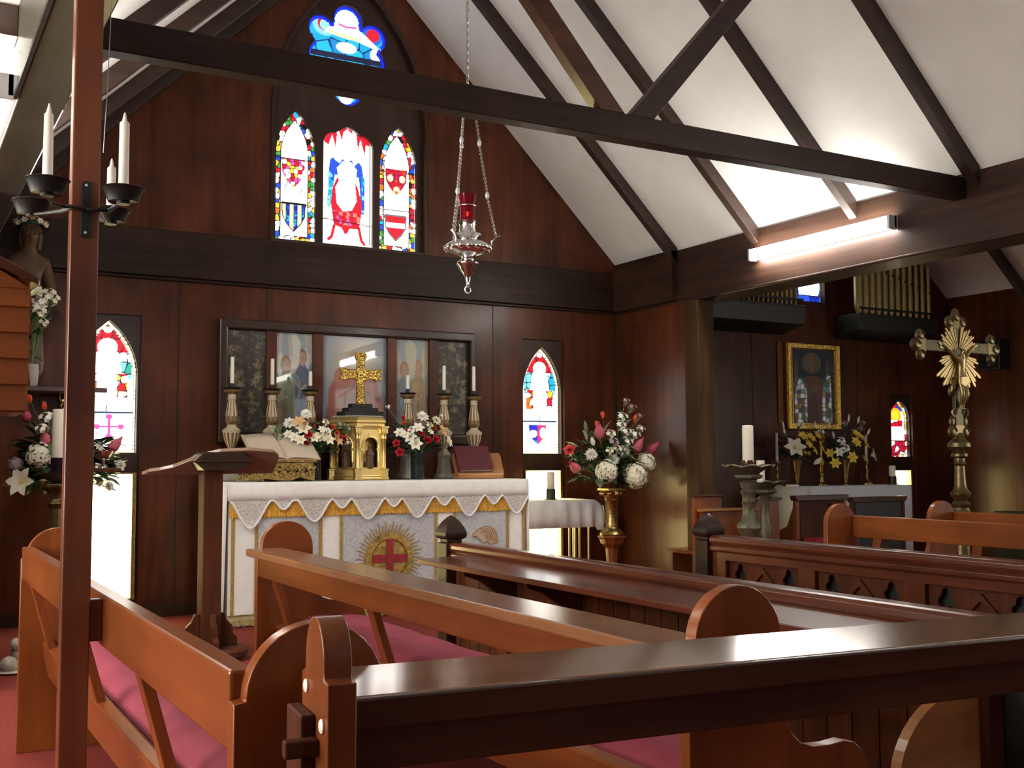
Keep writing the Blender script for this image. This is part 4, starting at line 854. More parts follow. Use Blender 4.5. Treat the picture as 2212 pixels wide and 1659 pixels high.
O('flame', MB().ell((lx, ly, 2.915), (.009, .009, .018), 10, 8), FLAM, t)
def chain(pts, n, r): 
    mb = MB(); pts = [Vector(p) for p in pts]; L = sum((b-a).length for a, b in zip(pts[:-1], pts[1:])); k = 0
    for a, b in zip(pts[:-1], pts[1:]):
        m_ = max(2, int(n*(b-a).length/L)); d = (b-a)/m_; q = d.to_track_quat('Z', 'Y').to_matrix()
        for i in range(m_):
            c = a+d*(i+.5); h = d.length*.62; ang = PI/2*(k % 2); k += 1
            mb.tube([c+q @ Vector((r*1.7*math.sin(2*PI*j/8)*math.cos(ang), r*1.7*math.sin(2*PI*j/8)*math.sin(ang), h*math.cos(2*PI*j/8))) for j in range(8)], r*.62, 4, closed=True)
    return mb
ztop = 5.82; hub = 3.73
for k, a in enumerate((-.478, 1.616, 3.71)):
    ca, sa = math.cos(a), math.sin(a); hx = (lx+.2*ca, ly+.2*sa, 2.75)
    path = [(lx+.04*ca, ly+.04*sa, hub), (lx+.083*ca, ly+.083*sa, 3.43), (lx+.083*ca, ly+.083*sa, 3.40), (lx+.137*ca, ly+.137*sa, 3.06), (lx+.137*ca, ly+.137*sa, 3.03), hx]
    ch_ = O('chain', chain(path, 70, .0048), CHAI, t, smooth=60)
    mb = MB()
    for z, rr in ((3.415, .083), (3.045, .137)): mb.ell((lx+rr*ca, ly+rr*sa, z), (.015, .015, .027), 10, 8)
    O('crystal_bead', mb, CRYS, ch_, smooth=60)
    O('scroll_arm', MB().tube([(lx+.15*ca, ly+.15*sa, 2.68), (lx+.17*ca, ly+.17*sa, 2.69), (lx+.165*ca, ly+.165*sa, 2.72), (lx+.185*ca, ly+.185*sa, 2.735), hx, (lx+.225*ca, ly+.225*sa, 2.76)], .007, 6), SILV, t, smooth=60)
O('hub', MB().lathe([(.045, hub-.012), (.05, hub), (.03, hub+.012), (.008, hub+.03)], lx, ly, 16), CHAI, t, smooth=50)
O('main_chain', chain([(lx, ly, hub+.03), (lx, ly, ztop)], 75, .006), CHAI, t, smooth=60)
# ---------------------------------------------------------------- fluorescent fittings
def fitting(label, x, y0, y1, z0, z1, s, grp='tube lights', mat=None):
    t = thing('tube_light', label, 'light', (x, (y0+y1)/2, z0), grp)
    O('diffuser', B(min(x, x-s*.055), max(x, x-s*.055), y0+.02, y1-.02, z0, z1), mat or TUBE, t, bevel=.012)
    O('backplate', B(min(x-s*.001, x+s*.03), max(x-s*.001, x+s*.03), y0, y1, z0+.01, z1), GREY, t)
    for ya in (y0, y1-.022): O('end_cap', B(min(x+s*.02, x-s*.06), max(x+s*.02, x-s*.06), ya, ya+.022, z0-.003, z1+.003), GREY, t, bevel=.003)
fitting('lit fluorescent tube light on the dark beam at right', 6.238, 5.38, 6.86, 2.85, 2.945, 1)
fitting('fluorescent tube light nearer the back of the church', 6.238, 1.5, 2.95, 2.9, 2.99, 1); fitting('fluorescent tube light by the west wall', 6.238, -2.3, -.85, 2.95, 3.04, 1, mat=TUBED); fitting('added tube light hidden behind the left beam to brighten the ceiling', .632, 5.4, 6.85, 2.85, 2.945, -1)  # left-beam tube is unseen, added to brighten the ceiling
fitting('lit fluorescent tube light on the aisle side of the left beam', .389, 4.72, 6.2, 2.655, 2.75, 1)
O('conduit', B(.404, .419, 2.6, 4.7, 2.645, 2.665), BLACK, cat='conduit', label='thin dark conduit along the lower edge of the left beam')
# ---------------------------------------------------------------- candle standard by the left bench
t = thing('candle_standard', 'tall square wooden candle standard fixed to the left bench, with black iron branches', 'candle stand', (.449, 3.105, 0))
O('post', B(.413, .4845, 3.08, 3.13, 0, 2.55), POSTW, t, bevel=.004)
O('spacer', B(.4845, .5165, 3.095, 3.125, .73, .84), POSTW, t, bevel=.003)
O('iron_plate', MB().prism([(.437, 1.815), (.437, 1.925)]+arc(.449, 1.94, .012, 180, 0, 6)+[(.461, 1.815)]+arc(.449, 1.81, .012, 0, -180, 6), 'y', 3.073, 3.08), BLACK, t, bevel=.002)
O('plate_screw', MB().ell((.449, 3.073, 1.94), .004, 8, 6).ell((.449, 3.073, 1.812), .004, 8, 6), GREY, t)
pans = [(.345, 2.99, 1.935), (.325, 3.235, 1.915), (.53, 2.99, 1.93), (.545, 3.235, 1.915)]
pans = [(.34, 2.97), (.335, 3.24), (.525, 2.97), (.54, 3.24)]
for k, (px, py) in enumerate(pans):
    zc = 1.895; s = -1 if px < .44 else 1
    O('branch', MB().tube([(.449, 3.07, 1.872), (.449+s*.035, 3.055, 1.874), (.449+s*.055, 3.07 if py < 3.1 else 3.13, 1.876), (px-s*.02, (py+3.1)/2, 1.872), (px, py, 1.882)], .0055, 6), BLACK, t, smooth=60)
    O('drip_pan', MB().lathe([(.034, zc-.012), (.038, zc-.014), (.05, zc+.018), (.056, zc+.022), (.053, zc+.024), (.045, zc+.014), (.034, zc-.006)], px, py, 28), BLACK, t, smooth=40)
    O('candle_cup', MB().lathe([(.017, zc-.02), (.018, zc+.022), (.0145, zc+.022), (.0145, zc-.004)], px, py, 16), BLACK, t, smooth=40)
GC = 'candles on the black iron branches'
candle('candle', 'white candle on the left iron branch, left of the tall square post', .34, 2.97, 1.8925, 2.09, .0133, WAXW, GC, taper=.85, tip=True)
candle('candle', 'white candle on the near right iron branch, right of the tall square post', .525, 2.97, 1.8925, 2.095, .0133, WAXW, GC, taper=.95, tip=True)
candle('candle', 'shorter white candle half hidden by the tall square post', .54, 3.24, 1.8925, 2.04, .0133, WAXW, GC, taper=.9, tip=True)
O('cord', MB().tube([(.505, 3.17, 2.06), (.503, 3.12, 2.2), (.51, 3.1, 2.6), (.53, 3.1, 2.9), (.57, 3.1, 3.045)], .0012, 5), GREY, cat='cord', label='thin cord hanging past the iron candle branches')
# ---------------------------------------------------------------- flowers
def petal(mb, L, W, a0, curl, az, mi=0, cup=.25, nL=5, base=0.0, point=.0, r0=0):
    P = []; r, z = r0, base; ca, sa = math.cos(az), math.sin(az)
    for j in range(nL+1):
        t = j/nL; a = math.radians(a0+curl*t)
        if j: r += math.sin(a)*L/nL; z += math.cos(a)*L/nL
        w_ = W*(math.sin(PI*min(1, .12+t*.88)**(.9+point)))*.5+.004
        row = []
        for q in (-1, 0, 1):
            lift = cup*w_*abs(q); row.append((ca*(r-lift*math.cos(a))-sa*q*w_, sa*(r-lift*math.cos(a))+ca*q*w_, z+lift*math.sin(a)))
        P.append(row)
    mb.grid(P, mi)
def mk_bloom(kind):
    mb = MB(); R = random.Random(hash(kind) % 97 if False else sum(map(ord, kind)))
    if kind == 'lily':
        for k in range(6): petal(mb, 1.15, .64, 35, 55, k*PI/3+R.uniform(-.08, .08), 0, .3, 5, 0, .2)
        for k in range(5): mb.tube([(0, 0, .05), (.18*math.cos(k*1.26), .18*math.sin(k*1.26), .45)], .03, 4, 1)
    elif kind == 'rose':
        for n_, a0, L, W, c in ((3, 8, .75, .7, 5), (4, 18, .85, .85, 15), (5, 32, .95, .95, 25), (5, 52, 1.0, 1.0, 35)):
            for k in range(n_): petal(mb, L, W, a0, c, 2*PI*k/n_+a0, 0, .35, 4)
    elif kind == 'gardenia':
        for n_, a0, L, W, c in ((4, 15, .6, .5, 20), (6, 35, .85, .55, 30), (7, 60, 1.0, .6, 35), (8, 82, 1.05, .6, 25)):
            for k in range(n_): petal(mb, L*R.uniform(.9, 1.08), W, a0, c, 2*PI*k/n_+a0+R.uniform(-.1, .1), 0, .2, 4)
    elif kind == 'mum':
        for n_, a0 in ((8, 10), (12, 30), (16, 50), (18, 70), (18, 90), (14, 108)):
            for k in range(n_): petal(mb, R.uniform(.85, 1.05), .2, a0, R.uniform(-10, 15), 2*PI*k/n_+R.uniform(0, .3), 0, .4, 3)
    elif kind == 'hydrangea':
        for k in range(95):
            ph = math.acos(1-1.75*(k+.5)/95); th = k*2.39996; d = Vector((math.sin(ph)*math.cos(th), math.sin(ph)*math.sin(th), math.cos(ph)))
            s0 = len(mb.v)
            for q in range(4): petal(mb, .27, .24, 72, 25, q*PI/2+k, 0, .15, 2)
            mb.xf(Matrix.Translation(d*R.uniform(.78, 1.08)) @ d.to_track_quat('Z', 'Y').to_matrix().to_4x4(), s0)
        mb.ell((0, 0, 0), .74, 12, 8, 1)
    elif kind == 'protea':
        for n_, a0, c, L, r0, b_ in ((9, 30, -62, 1.5, .1, -.2), (10, 42, -70, 1.35, .15, -.35), (11, 58, -85, 1.15, .18, -.45), (10, 75, -90, .85, .15, -.5)):
            for k in range(n_): petal(mb, L, .42, a0, c, 2*PI*k/n_+a0, 0, .5, 5, b_, .5, r0)
        mb.ell((0, 0, .25), (.35, .35, .6), 10, 6, 0)
    elif kind == 'tulip':
        for k in range(6): petal(mb, 1.75, .85, 48 if k % 2 else 40, -68, k*PI/3, 0, .5, 5, -.6, .1, .05)
    elif kind == 'bud':
        mb.lathe([(.02, -.9), (.22, -.6), (.3, -.1), (.22, .5), (.04, 1.0)], 0, 0, 10, 0)
    else:  # blossom cluster
        for k in range(11):
            d = Vector((R.uniform(-.7, .7), R.uniform(-.7, .7), R.uniform(-.6, .8))); s0 = len(mb.v); n = (d+Vector((0, 0, .3))).normalized()
            for q in range(5): petal(mb, .38, .32, 60, 30, q*1.2566, 0, .2, 3)
            mb.xf(Matrix.Translation(d) @ n.to_track_quat('Z', 'Y').to_matrix().to_4x4(), s0)
            mb.tube([(0, 0, -1), tuple(d*.6+Vector((0, 0, -.3))), tuple(d)], .025, 4, 1)
    return mb
PROTO = {}
def bloom(kind, mat, loc, r, d, parent):
    key = (kind, mat.name)
    if key not in PROTO:
        mb = mk_bloom(kind); me = bpy.data.meshes.new(kind); me.from_pydata(mb.v, [], mb.f)
        me.materials.append(mat); me.materials.append(GREENL if kind != 'lily' else FY); me.polygons.foreach_set('material_index', mb.m); me.shade_smooth(); PROTO[key] = me
    o = bpy.data.objects.new(kind, PROTO[key]); S.collection.objects.link(o); o.parent = parent
    o.location = Vector(loc)-wloc(parent); o.scale = (r, r, r); o.rotation_mode = 'QUATERNION'
    o.rotation_quaternion = Vector(d).to_track_quat('Z', 'Y'); return o
MAT = dict(FW=FW, FCR=FCR, FR=FR, FO=FO, FP=FP, FPD=FPD, FY=FY, FPE=FPE, FCOR=FCOR, FMA=FMA, SAGE=SAGE, GREENL=GREENL)
def leafq(mb, p, d, L, W, mi, droop=.2):
    d = Vector(d).normalized(); up_ = Vector((0, 0, 1)); sd = d.cross(up_); sd = sd.normalized() if sd.length > .05 else Vector((1, 0, 0)); n = sd.cross(d); P = []
    for j in range(6):
        t = j/5; c = Vector(p)+d*L*t-Vector((0, 0, 1))*droop*L*t*t; w_ = W*.5*math.sin(PI*(.06+.94*t)**.85)+.001
        P.append([c-sd*w_+n*w_*.3, c, c+sd*w_+n*w_*.3])
    mb.grid(P, mi)
def arrangement(name, label, group, neck, blooms, nleaf, span, ll=(.08, .16), mats=(GREEN, GREENL, SAGE), wts=(6, 2, 1), low=-.05, lw=.38, yspan=.6):
    t = thing(name, label, 'flowers', neck, group); N = Vector(neck); fo = MB(); st = MB()
    for ty, m, x, y, z, r in blooms:
        p = Vector((x, y, z)); p.y -= .035; d = (p-N).normalized()+Vector((0, -.75, .1))
        if ty in ('tulip', 'bud'): d = (p-N).normalized()*1.0+Vector((0, -.1, .8))
        if ty == 'protea': d = (p-N).normalized()*1.4+Vector((0, -.35, .35))
        if ty == 'hydrangea': d = (p-N).normalized()+Vector((0, -1, .5))
        bloom(ty, MAT[m], p, r*{'lily': 1.3, 'protea': 1.45, 'blossom': 1.4}.get(ty, 1.15), d, t)
        mid = N.lerp(p, .5)+Vector((0, .02, .03)); st.tube([N, mid, p-d.normalized()*r*.3], .0028, 5)
        for q in range(2):
            leafq(fo, N.lerp(p, random.uniform(.4, .8))+Vector((random.uniform(-.03, .03), random.uniform(.03, .08), random.uniform(-.03, .03))), Vector((p-N).normalized())+Vector((random.uniform(-.7, .7), random.uniform(-.7, .4), random.uniform(-.4, .4))), random.uniform(*ll), random.uniform(*ll)*lw, random.choices(range(len(mats)), wts[:len(mats)])[0])
    for k in range(nleaf):
        a = random.uniform(0, 2*PI); rr = span*math.sqrt(random.random()); e = random.uniform(low, 1)
        p = N+Vector((rr*math.cos(a)*.8, rr*math.sin(a)*yspan+.07, e*span*.9+.03))
        leafq(fo, p, Vector((math.cos(a), math.sin(a)-.3, random.uniform(-.3, .7))), random.uniform(*ll), random.uniform(*ll)*lw, random.choices(range(len(mats)), wts[:len(mats)])[0])
    O('foliage', fo, list(mats), t, smooth=60, recalc=False); O('stems', st, GREENL, t, smooth=60); return t
ALTL = [('blossom', 'SAGE', 2.64, 8.4, 1.45, .03), ('blossom', 'SAGE', 2.68, 8.38, 1.39, .03), ('blossom', 'GREENL', 2.7, 8.42, 1.46, .03), ('gardenia', 'FW', 2.859, 8.281, 1.573, 0.0436), ('gardenia', 'FW', 2.753, 8.366, 1.505, 0.0473), ('lily', 'FPE', 2.813, 8.31, 1.504, 0.0435), ('lily', 'FCR', 2.851, 8.309, 1.45, 0.0509), ('lily', 'FW', 2.752, 8.373, 1.411, 0.0327), ('lily', 'FW', 2.78, 8.309, 1.388, 0.0362), ('lily', 'FCR', 2.82, 8.282, 1.366, 0.0362), ('rose', 'FO', 2.872, 8.317, 1.49, 0.0255), ('rose', 'FR', 2.923, 8.268, 1.479, 0.0145), ('rose', 'FR', 2.877, 8.275, 1.409, 0.0363), ('rose', 'FR', 2.87, 8.328, 1.33, 0.0401), ('lily', 'FCR', 2.925, 8.281, 1.384, 0.04), ('lily', 'FCR', 2.985, 8.3, 1.385, 0.0402), ('lily', 'FCR', 3.037, 8.285, 1.371, 0.044), ('lily', 'FPE', 3.122, 8.315, 1.368, 0.0443), ('lily', 'FW', 2.978, 8.259, 1.446, 0.0291), ('lily', 'FW', 3.036, 8.293, 1.437, 0.0293), ('rose', 'FO', 3.091, 8.318, 1.471, 0.0258), ('rose', 'FO', 3.123, 8.309, 1.427, 0.0258), ('rose', 'FR', 3.055, 8.303, 1.408, 0.022), ('rose', 'FR', 3.196, 8.345, 1.376, 0.0335), ('rose', 'FR', 3.145, 8.293, 1.394, 0.0221), ('blossom', 'FCR', 3.018, 8.298, 1.506, 0.0293), ('blossom', 'SAGE', 3.151, 8.323, 1.494, 0.0333), ('blossom', 'SAGE', 3.23, 8.343, 1.462, 0.0298), ('blossom', 'FCR', 3.21, 8.319, 1.358, 0.026)]
ALTR = [('gardenia', 'FW', 3.871, 8.303, 1.572, 0.05), ('gardenia', 'FCR', 4.0, 8.306, 1.54, 0.0426), ('lily', 'FW', 3.824, 8.293, 1.468, 0.0422), ('lily', 'FW', 3.682, 8.339, 1.429, 0.0382), ('lily', 'FW', 3.753, 8.302, 1.394, 0.0496), ('lily', 'FW', 3.806, 8.307, 1.338, 0.0498), ('lily', 'FW', 3.715, 8.291, 1.417, 0.0343), ('rose', 'FO', 3.711, 8.32, 1.513, 0.0229), ('rose', 'FR', 3.694, 8.302, 1.558, 0.0191), ('rose', 'FR', 3.86, 8.306, 1.43, 0.0308), ('rose', 'FR', 3.912, 8.308, 1.373, 0.0424), ('rose', 'FR', 3.975, 8.279, 1.38, 0.0386), ('rose', 'FR', 3.639, 8.307, 1.348, 0.0342), ('rose', 'FR', 3.665, 8.299, 1.276, 0.038), ('rose', 'FO', 3.985, 8.327, 1.474, 0.0272), ('rose', 'FR', 3.727, 8.29, 1.455, 0.0191), ('lily', 'FPE', 4.056, 8.332, 1.471, 0.0312), ('lily', 'FPE', 4.067, 8.32, 1.428, 0.0311), ('lily', 'FCR', 4.117, 8.35, 1.363, 0.0469), ('blossom', 'FCR', 3.916, 8.281, 1.495, 0.0308), ('blossom', 'FW', 3.758, 8.277, 1.455, 0.0305), ('blossom', 'FCR', 3.594, 8.376, 1.647, 0.0191), ('blossom', 'FCR', 4.06, 8.331, 1.576, 0.0234), ('lily', 'FW', 3.945, 8.315, 1.439, 0.0271)]
PEDR = [('tulip', 'FO', 5.549, 8.12, 1.598, 0.0372), ('tulip', 'FO', 5.921, 8.143, 1.575, 0.0422), ('tulip', 'FO', 5.673, 8.122, 1.438, 0.0332), ('tulip', 'FO', 5.502, 8.148, 1.52, 0.0331), ('bud', 'GREENL', 5.392, 8.154, 1.498, 0.0534), ('protea', 'FP', 5.494, 8.093, 1.444, 0.0657), ('protea', 'FP', 5.925, 8.14, 1.31, 0.0716), ('protea', 'FPD', 6.139, 8.188, 1.303, 0.0641), ('protea', 'FP', 5.316, 8.2, 1.133, 0.0656), ('rose', 'FCOR', 5.254, 8.207, 1.289, 0.0573), ('tulip', 'FW', 5.455, 8.139, 1.362, 0.0452), ('mum', 'FW', 5.417, 8.113, 1.255, 0.0532), ('mum', 'FW', 5.655, 8.12, 1.206, 0.058), ('mum', 'FW', 5.768, 8.107, 1.284, 0.0583), ('hydrangea', 'FCR', 5.564, 8.092, 1.108, 0.0863), ('hydrangea', 'FCR', 5.881, 8.092, 1.068, 0.0961), ('hydrangea', 'FCR', 6.049, 8.163, 1.184, 0.0806), ('blossom', 'FW', 5.758, 8.131, 1.585, 0.0502), ('blossom', 'FW', 5.703, 8.076, 1.512, 0.0456), ('blossom', 'FW', 5.79, 8.122, 1.451, 0.0502), ('blossom', 'FW', 5.873, 8.108, 1.427, 0.0503), ('blossom', 'FW', 5.789, 8.085, 1.363, 0.0416), ('blossom', 'FW', 5.956, 8.115, 1.482, 0.0379), ('blossom', 'FMA', 5.798, 8.12, 1.732, 0.0335), ('blossom', 'FMA', 5.868, 8.133, 1.675, 0.0421), ('blossom', 'FMA', 5.935, 8.098, 1.599, 0.0294), ('blossom', 'FCR', 5.619, 8.109, 1.429, 0.0455), ('blossom', 'FMA', 5.629, 8.073, 1.358, 0.0454), ('blossom', 'FCR', 5.681, 8.113, 1.297, 0.0456), ('blossom', 'FCR', 5.596, 8.092, 1.284, 0.0371)]
PEDL = [('tulip', 'FO', 0.869, 8.261, 1.636, 0.0321), ('tulip', 'FO', 0.96, 8.243, 1.586, 0.0354), ('protea', 'FPD', 0.847, 8.247, 1.519, 0.0447), ('protea', 'FP', 0.972, 8.243, 1.354, 0.0547), ('blossom', 'FW', 0.972, 8.2, 1.504, 0.0449), ('blossom', 'FW', 0.943, 8.192, 1.429, 0.0383), ('hydrangea', 'FCR', 0.937, 8.227, 1.248, 0.0768), ('lily', 'FCR', 0.838, 8.226, 1.068, 0.0825), ('hydrangea', 'FMA', 0.786, 8.259, 1.191, 0.0413), ('protea', 'FP', 1.423, 8.259, 1.311, 0.0564), ('gardenia', 'FW', 1.326, 8.238, 1.313, 0.0329), ('mum', 'FW', 1.471, 8.263, 1.181, 0.0399), ('gardenia', 'FW', 1.395, 8.226, 1.034, 0.0362), ('gardenia', 'FW', 1.33, 8.253, 1.067, 0.0361), ('blossom', 'FW', 1.31, 8.216, 1.166, 0.0294), ('protea', 'FPD', 1.205, 8.234, 1.427, 0.0522), ('hydrangea', 'FCR', 1.162, 8.226, 1.248, 0.0714), ('blossom', 'FW', 1.12, 8.193, 1.554, 0.0453), ('rose', 'FCOR', 1.218, 8.207, 1.329, 0.0455)]
CHL = [('lily', 'FW', 8.256, 8.55, 1.316, 0.0921), ('lily', 'FY', 8.355, 8.534, 1.437, 0.0535), ('lily', 'FY', 8.459, 8.526, 1.423, 0.0537), ('lily', 'FY', 8.554, 8.534, 1.448, 0.0491), ('lily', 'FY', 8.619, 8.549, 1.326, 0.0541), ('lily', 'FY', 8.533, 8.552, 1.292, 0.0441), ('rose', 'FY', 8.378, 8.522, 1.277, 0.0243), ('rose', 'FY', 8.424, 8.516, 1.267, 0.0243), ('tulip', 'FW', 8.571, 8.546, 1.179, 0.054), ('bud', 'FCR', 8.157, 8.597, 1.563, 0.0388), ('bud', 'FCR', 8.165, 8.593, 1.505, 0.0339), ('bud', 'FCR', 8.567, 8.557, 1.577, 0.0345), ('bud', 'FCR', 8.805, 8.59, 1.571, 0.0349), ('blossom', 'FW', 8.325, 8.533, 1.558, 0.0389), ('blossom', 'FW', 8.613, 8.518, 1.488, 0.0393), ('lily', 'FY', 8.419, 8.515, 1.355, 0.0438)]
CHR = [('lily', 'FY', 9.131, 8.527, 1.463, 0.0553), ('lily', 'FY', 9.084, 8.493, 1.377, 0.055), ('lily', 'FY', 9.292, 8.555, 1.364, 0.0557), ('lily', 'FY', 9.06, 8.528, 1.222, 0.055), ('lily', 'FY', 8.842, 8.546, 1.168, 0.0496), ('lily', 'FY', 8.844, 8.618, 1.268, 0.0449), ('rose', 'FY', 9.259, 8.542, 1.222, 0.0303), ('lily', 'FW', 8.918, 8.563, 1.277, 0.0449), ('blossom', 'FW', 8.965, 8.52, 1.322, 0.0449), ('blossom', 'FW', 8.943, 8.556, 1.397, 0.045), ('lily', 'FW', 9.449, 8.605, 1.248, 0.0716), ('bud', 'FCR', 9.003, 8.493, 1.646, 0.0399), ('bud', 'FCR', 9.159, 8.502, 1.633, 0.0402), ('bud', 'FCR', 9.401, 8.585, 1.507, 0.0408), ('bud', 'FCR', 8.894, 8.613, 1.468, 0.0401), ('blossom', 'FMA', 8.957, 8.517, 1.586, 0.0349), ('blossom', 'FMA', 9.262, 8.54, 1.596, 0.0354), ('blossom', 'FMA', 9.224, 8.539, 1.53, 0.0354), ('lily', 'FY', 9.186, 8.52, 1.443, 0.0453)]
def vase_glass(label, x, y, z0, h, r):
    t = thing('glass_vase', label, 'vase', (x, y, z0), 'glass vases on the altar')
    O('glass', MB().lathe([(r*.95, z0), (r, z0+.004), (r, z0+h), (r*.92, z0+h), (r*.9, z0+.02), (0.001, z0+.018)], x, y, 28), GLS, t, smooth=40)
    O('green_water', MB().lathe([(r*.88, z0+.02), (r*.9, z0+h*.8), (.001, z0+h*.8)], x, y, 20), plain('dark water', (.012, .03, .022), .15), t, smooth=40)
    return t
vase_glass('tall dark glass vase left of the gilt tabernacle', 2.972, 8.38, 1.054, .23, .058); vase_glass('tall dark glass vase right of the gilt tabernacle', 3.878, 8.38, 1.054, .23, .058)
GA = 'flower arrangements'
arrangement('flower_arrangement', 'red, white and peach bouquet in the glass vase left of the tabernacle', GA, (2.972, 8.38, 1.25), ALTL, 170, .24, (.06, .12), wts=(6, 2, 2), yspan=.45)
arrangement('flower_arrangement', 'white and red bouquet in the glass vase right of the tabernacle', GA, (3.878, 8.38, 1.25), ALTR, 170, .24, (.06, .12), wts=(6, 2, 2), yspan=.45)
# brass pedestals
def pedestal(label, x, y):
    t = thing('flower_pedestal', label, 'pedestal', (x, y, 0), 'flower pedestals')
    O('wood_stand', MB().lathe([(.16, 0), (.16, .05), (.1, .09), (.055, .14), (.05, .3), (.058, .4), (.06, .42), (.1, .46), (.115, .5), (.13, .515), (.13, .53), (.05, .535)], x, y, 8, rot=PI/8), ORZ, t, bevel=.004)
    O('brass_column', MB().lathe([(.105, .53), (.11, .545), (.1, .565), (.078, .582), (.064, .595), (.056, .61), (.056, .84), (.064, .85), (.058, .86), (.07, .89), (.092, .925), (.085, .935)], x, y, 28), BRAS, t, smooth=40)
    mb = MB()
    for k in range(8):
        a = 2*PI*k/8; mb.ell((x+.085*math.cos(a), y+.085*math.sin(a), .905), (.024, .024, .022), 8, 6)
    mb.box(x-.09, x+.09, y-.09, y+.09, .935, .952); O('capital', mb, BRAS, t, smooth=50)
    return t
pedestal('brass column flower pedestal on a wooden stand right of the altar', 5.715, 8.2)
pedestal('brass column flower pedestal in the dark corner left of the altar', 1.13, 8.3)
t = arrangement('flower_arrangement', 'tall arrangement of pink proteas, white hydrangeas and tulips right of the altar', GA, (5.715, 8.2, 1.0), PEDR, 210, .34, (.1, .2), yspan=.55, low=-.05, lw=.5)
arrangement('flower_arrangement', 'large shaded arrangement with pink proteas and white lily at far left', GA, (1.13, 8.3, 1.02), PEDL, 300, .33, (.1, .2), yspan=.5, low=-.02, lw=.55)
# ---------------------------------------------------------------- left corner
t = thing('candle_holder', 'bronze candle stand partly hidden by the square post, with a broad pan', 'candle stand', (1.02, 7.9, 0))
O('column', MB().lathe([(.13, 0), (.13, .05), (.06, .1), (.05, .3), (.055, .55), (.075, .6), (.05, .64), (.05, .9), (.075, .93), (.05, .96), (.06, 1.0), (.11, 1.04), (.11, 1.06), (.03, 1.07)], 1.02, 7.9, 8), BRONZ, t, bevel=.004)
O('drip_pan', MB().lathe([(.02, 1.065), (.07, 1.085), (.12, 1.13), (.125, 1.135), (.06, 1.1), (.045, 1.1)], 1.02, 7.9, 24), GRNB, t, smooth=40)
O('purple_collar', MB().lathe([(.048, 1.1), (.05, 1.105), (.05, 1.235), (.045, 1.235)], 1.02, 7.9, 24), plain('purple metal', (.06, .035, .075), .2, .8), t, smooth=40)
candle('pillar_candle', 'thick white pillar candle at far left beside the square post', 1.02, 7.9, 1.235, 1.56, .047, CREAM, None, True, .98)
O('wall_shelf', MB().box(.62, 1.42, 8.5, 8.885, 1.715, 1.75).box(.7, .73, 8.7, 8.88, 1.6, 1.715).box(1.3, 1.33, 8.7, 8.88, 1.6, 1.715), DKX, bevel=.004, cat='shelf', label='dark wall shelf carrying a carved figure left of the altar window')
# carved figure: one continuous body
def skin_body(name, mat, verts, edges, radii, parent, sub=2):
    me = bpy.data.meshes.new(name); me.from_pydata(verts, edges, []); me.materials.append(mat); o = bpy.data.objects.new(name, me); S.collection.objects.link(o)
    md = o.modifiers.new('skin', 'SKIN'); me.skin_vertices.new() if not me.skin_vertices else None
    for i, r in enumerate(radii):
        me.skin_vertices[0].data[i].radius = r if isinstance(r, tuple) else (r, r)
    me.skin_vertices[0].data[0].use_root = True; md.use_smooth_shade = True
    s_ = o.modifiers.new('round', 'SUBSURF'); s_.levels = sub; s_.render_levels = sub; o.parent = parent; return o
t = thing('carved_figure', 'dark carved wooden figure with flowers on its head, standing on the wall shelf', 'statue', (.885, 8.77, 1.751)); t.scale = (1.16, 1.1, 1.16)
H = 1.12
V = [(0, 0, .52), (0, 0, .2), (0, .0, .03), (.0, 0, .7), (0, -.01, .82), (0, -.01, .88), (.005, -.03, .955), (.01, -.025, 1.03), (.1, 0, .8), (.14, -.05, .62), (.07, -.13, .58), (-.1, 0, .8), (-.13, -.06, .6), (-.05, -.13, .62)]
E_ = [(0, 1), (1, 2), (0, 3), (3, 4), (4, 5), (5, 6), (6, 7), (4, 8), (8, 9), (9, 10), (4, 11), (11, 12), (12, 13)]
Rr = [(.1, .08), (.12, .1), (.13, .11), (.1, .075), (.075, .06), .03, (.062, .07), (.06, .062), .045, .036, .024, .045, .036, .024]
skin_body('body', TERR, V, E_, Rr, t)
f = MB().ell((.005, -.105, .945), (.012, .016, .02), 8, 6).ell((-.022, -.09, .965), (.011, .008, .007), 8, 5).ell((.03, -.09, .965), (.011, .008, .007), 8, 5).ell((.005, -.092, .915), (.02, .008, .006), 8, 5)
o = O('face', f, TERR, None, smooth=60); o.parent = t; o.location = (.004, -.103, .918)
hb = MB()
for k in range(20):
    a = 2*PI*k/20; hb.tube([(.01+.045*math.cos(a), -.03+.048*math.sin(a), 1.05), (.01+.06*math.cos(a), -.025+.062*math.sin(a), .98), (.01+.052*math.cos(a), -.01+.052*math.sin(a), .9)] if math.sin(a) > -.45 else [(.01+.04*math.cos(a), -.03+.04*math.sin(a), 1.06), (.01+.062*math.cos(a), -.03+.062*math.sin(a), 1.02), (.01+.066*math.cos(a), -.03+.066*math.sin(a), 1.0)], .017, 6)
o = O('hair', hb, TERR, None, smooth=70); o.parent = t; o.location = (.01, -.0, .9-.017)
wr = thing('flower_wreath', 'small wreath of white and orange flowers on the carved figure head', 'flowers', (.897, 8.74, 2.955))
for k in range(12):
    a = 2*PI*k/12; p = (.897+.1*math.cos(a), 8.74+.095*math.sin(a), 2.975+.02*math.sin(3*a)); bloom('lily' if k % 3 else 'rose', FCR if k % 3 else FPE, p, .028, (math.cos(a), math.sin(a)-.6, .5), wr)
O('wreath_ring', MB().tube([(.897+.09*math.cos(2*PI*k/20), 8.74+.088*math.sin(2*PI*k/20), 2.965) for k in range(20)], .014, 6, closed=True), GREEN, wr, smooth=60)
t = thing('shelf_vase', 'pale vase with a gilt rim on the wall shelf beside the carved figure', 'vase', (.905, 8.56, 1.751))
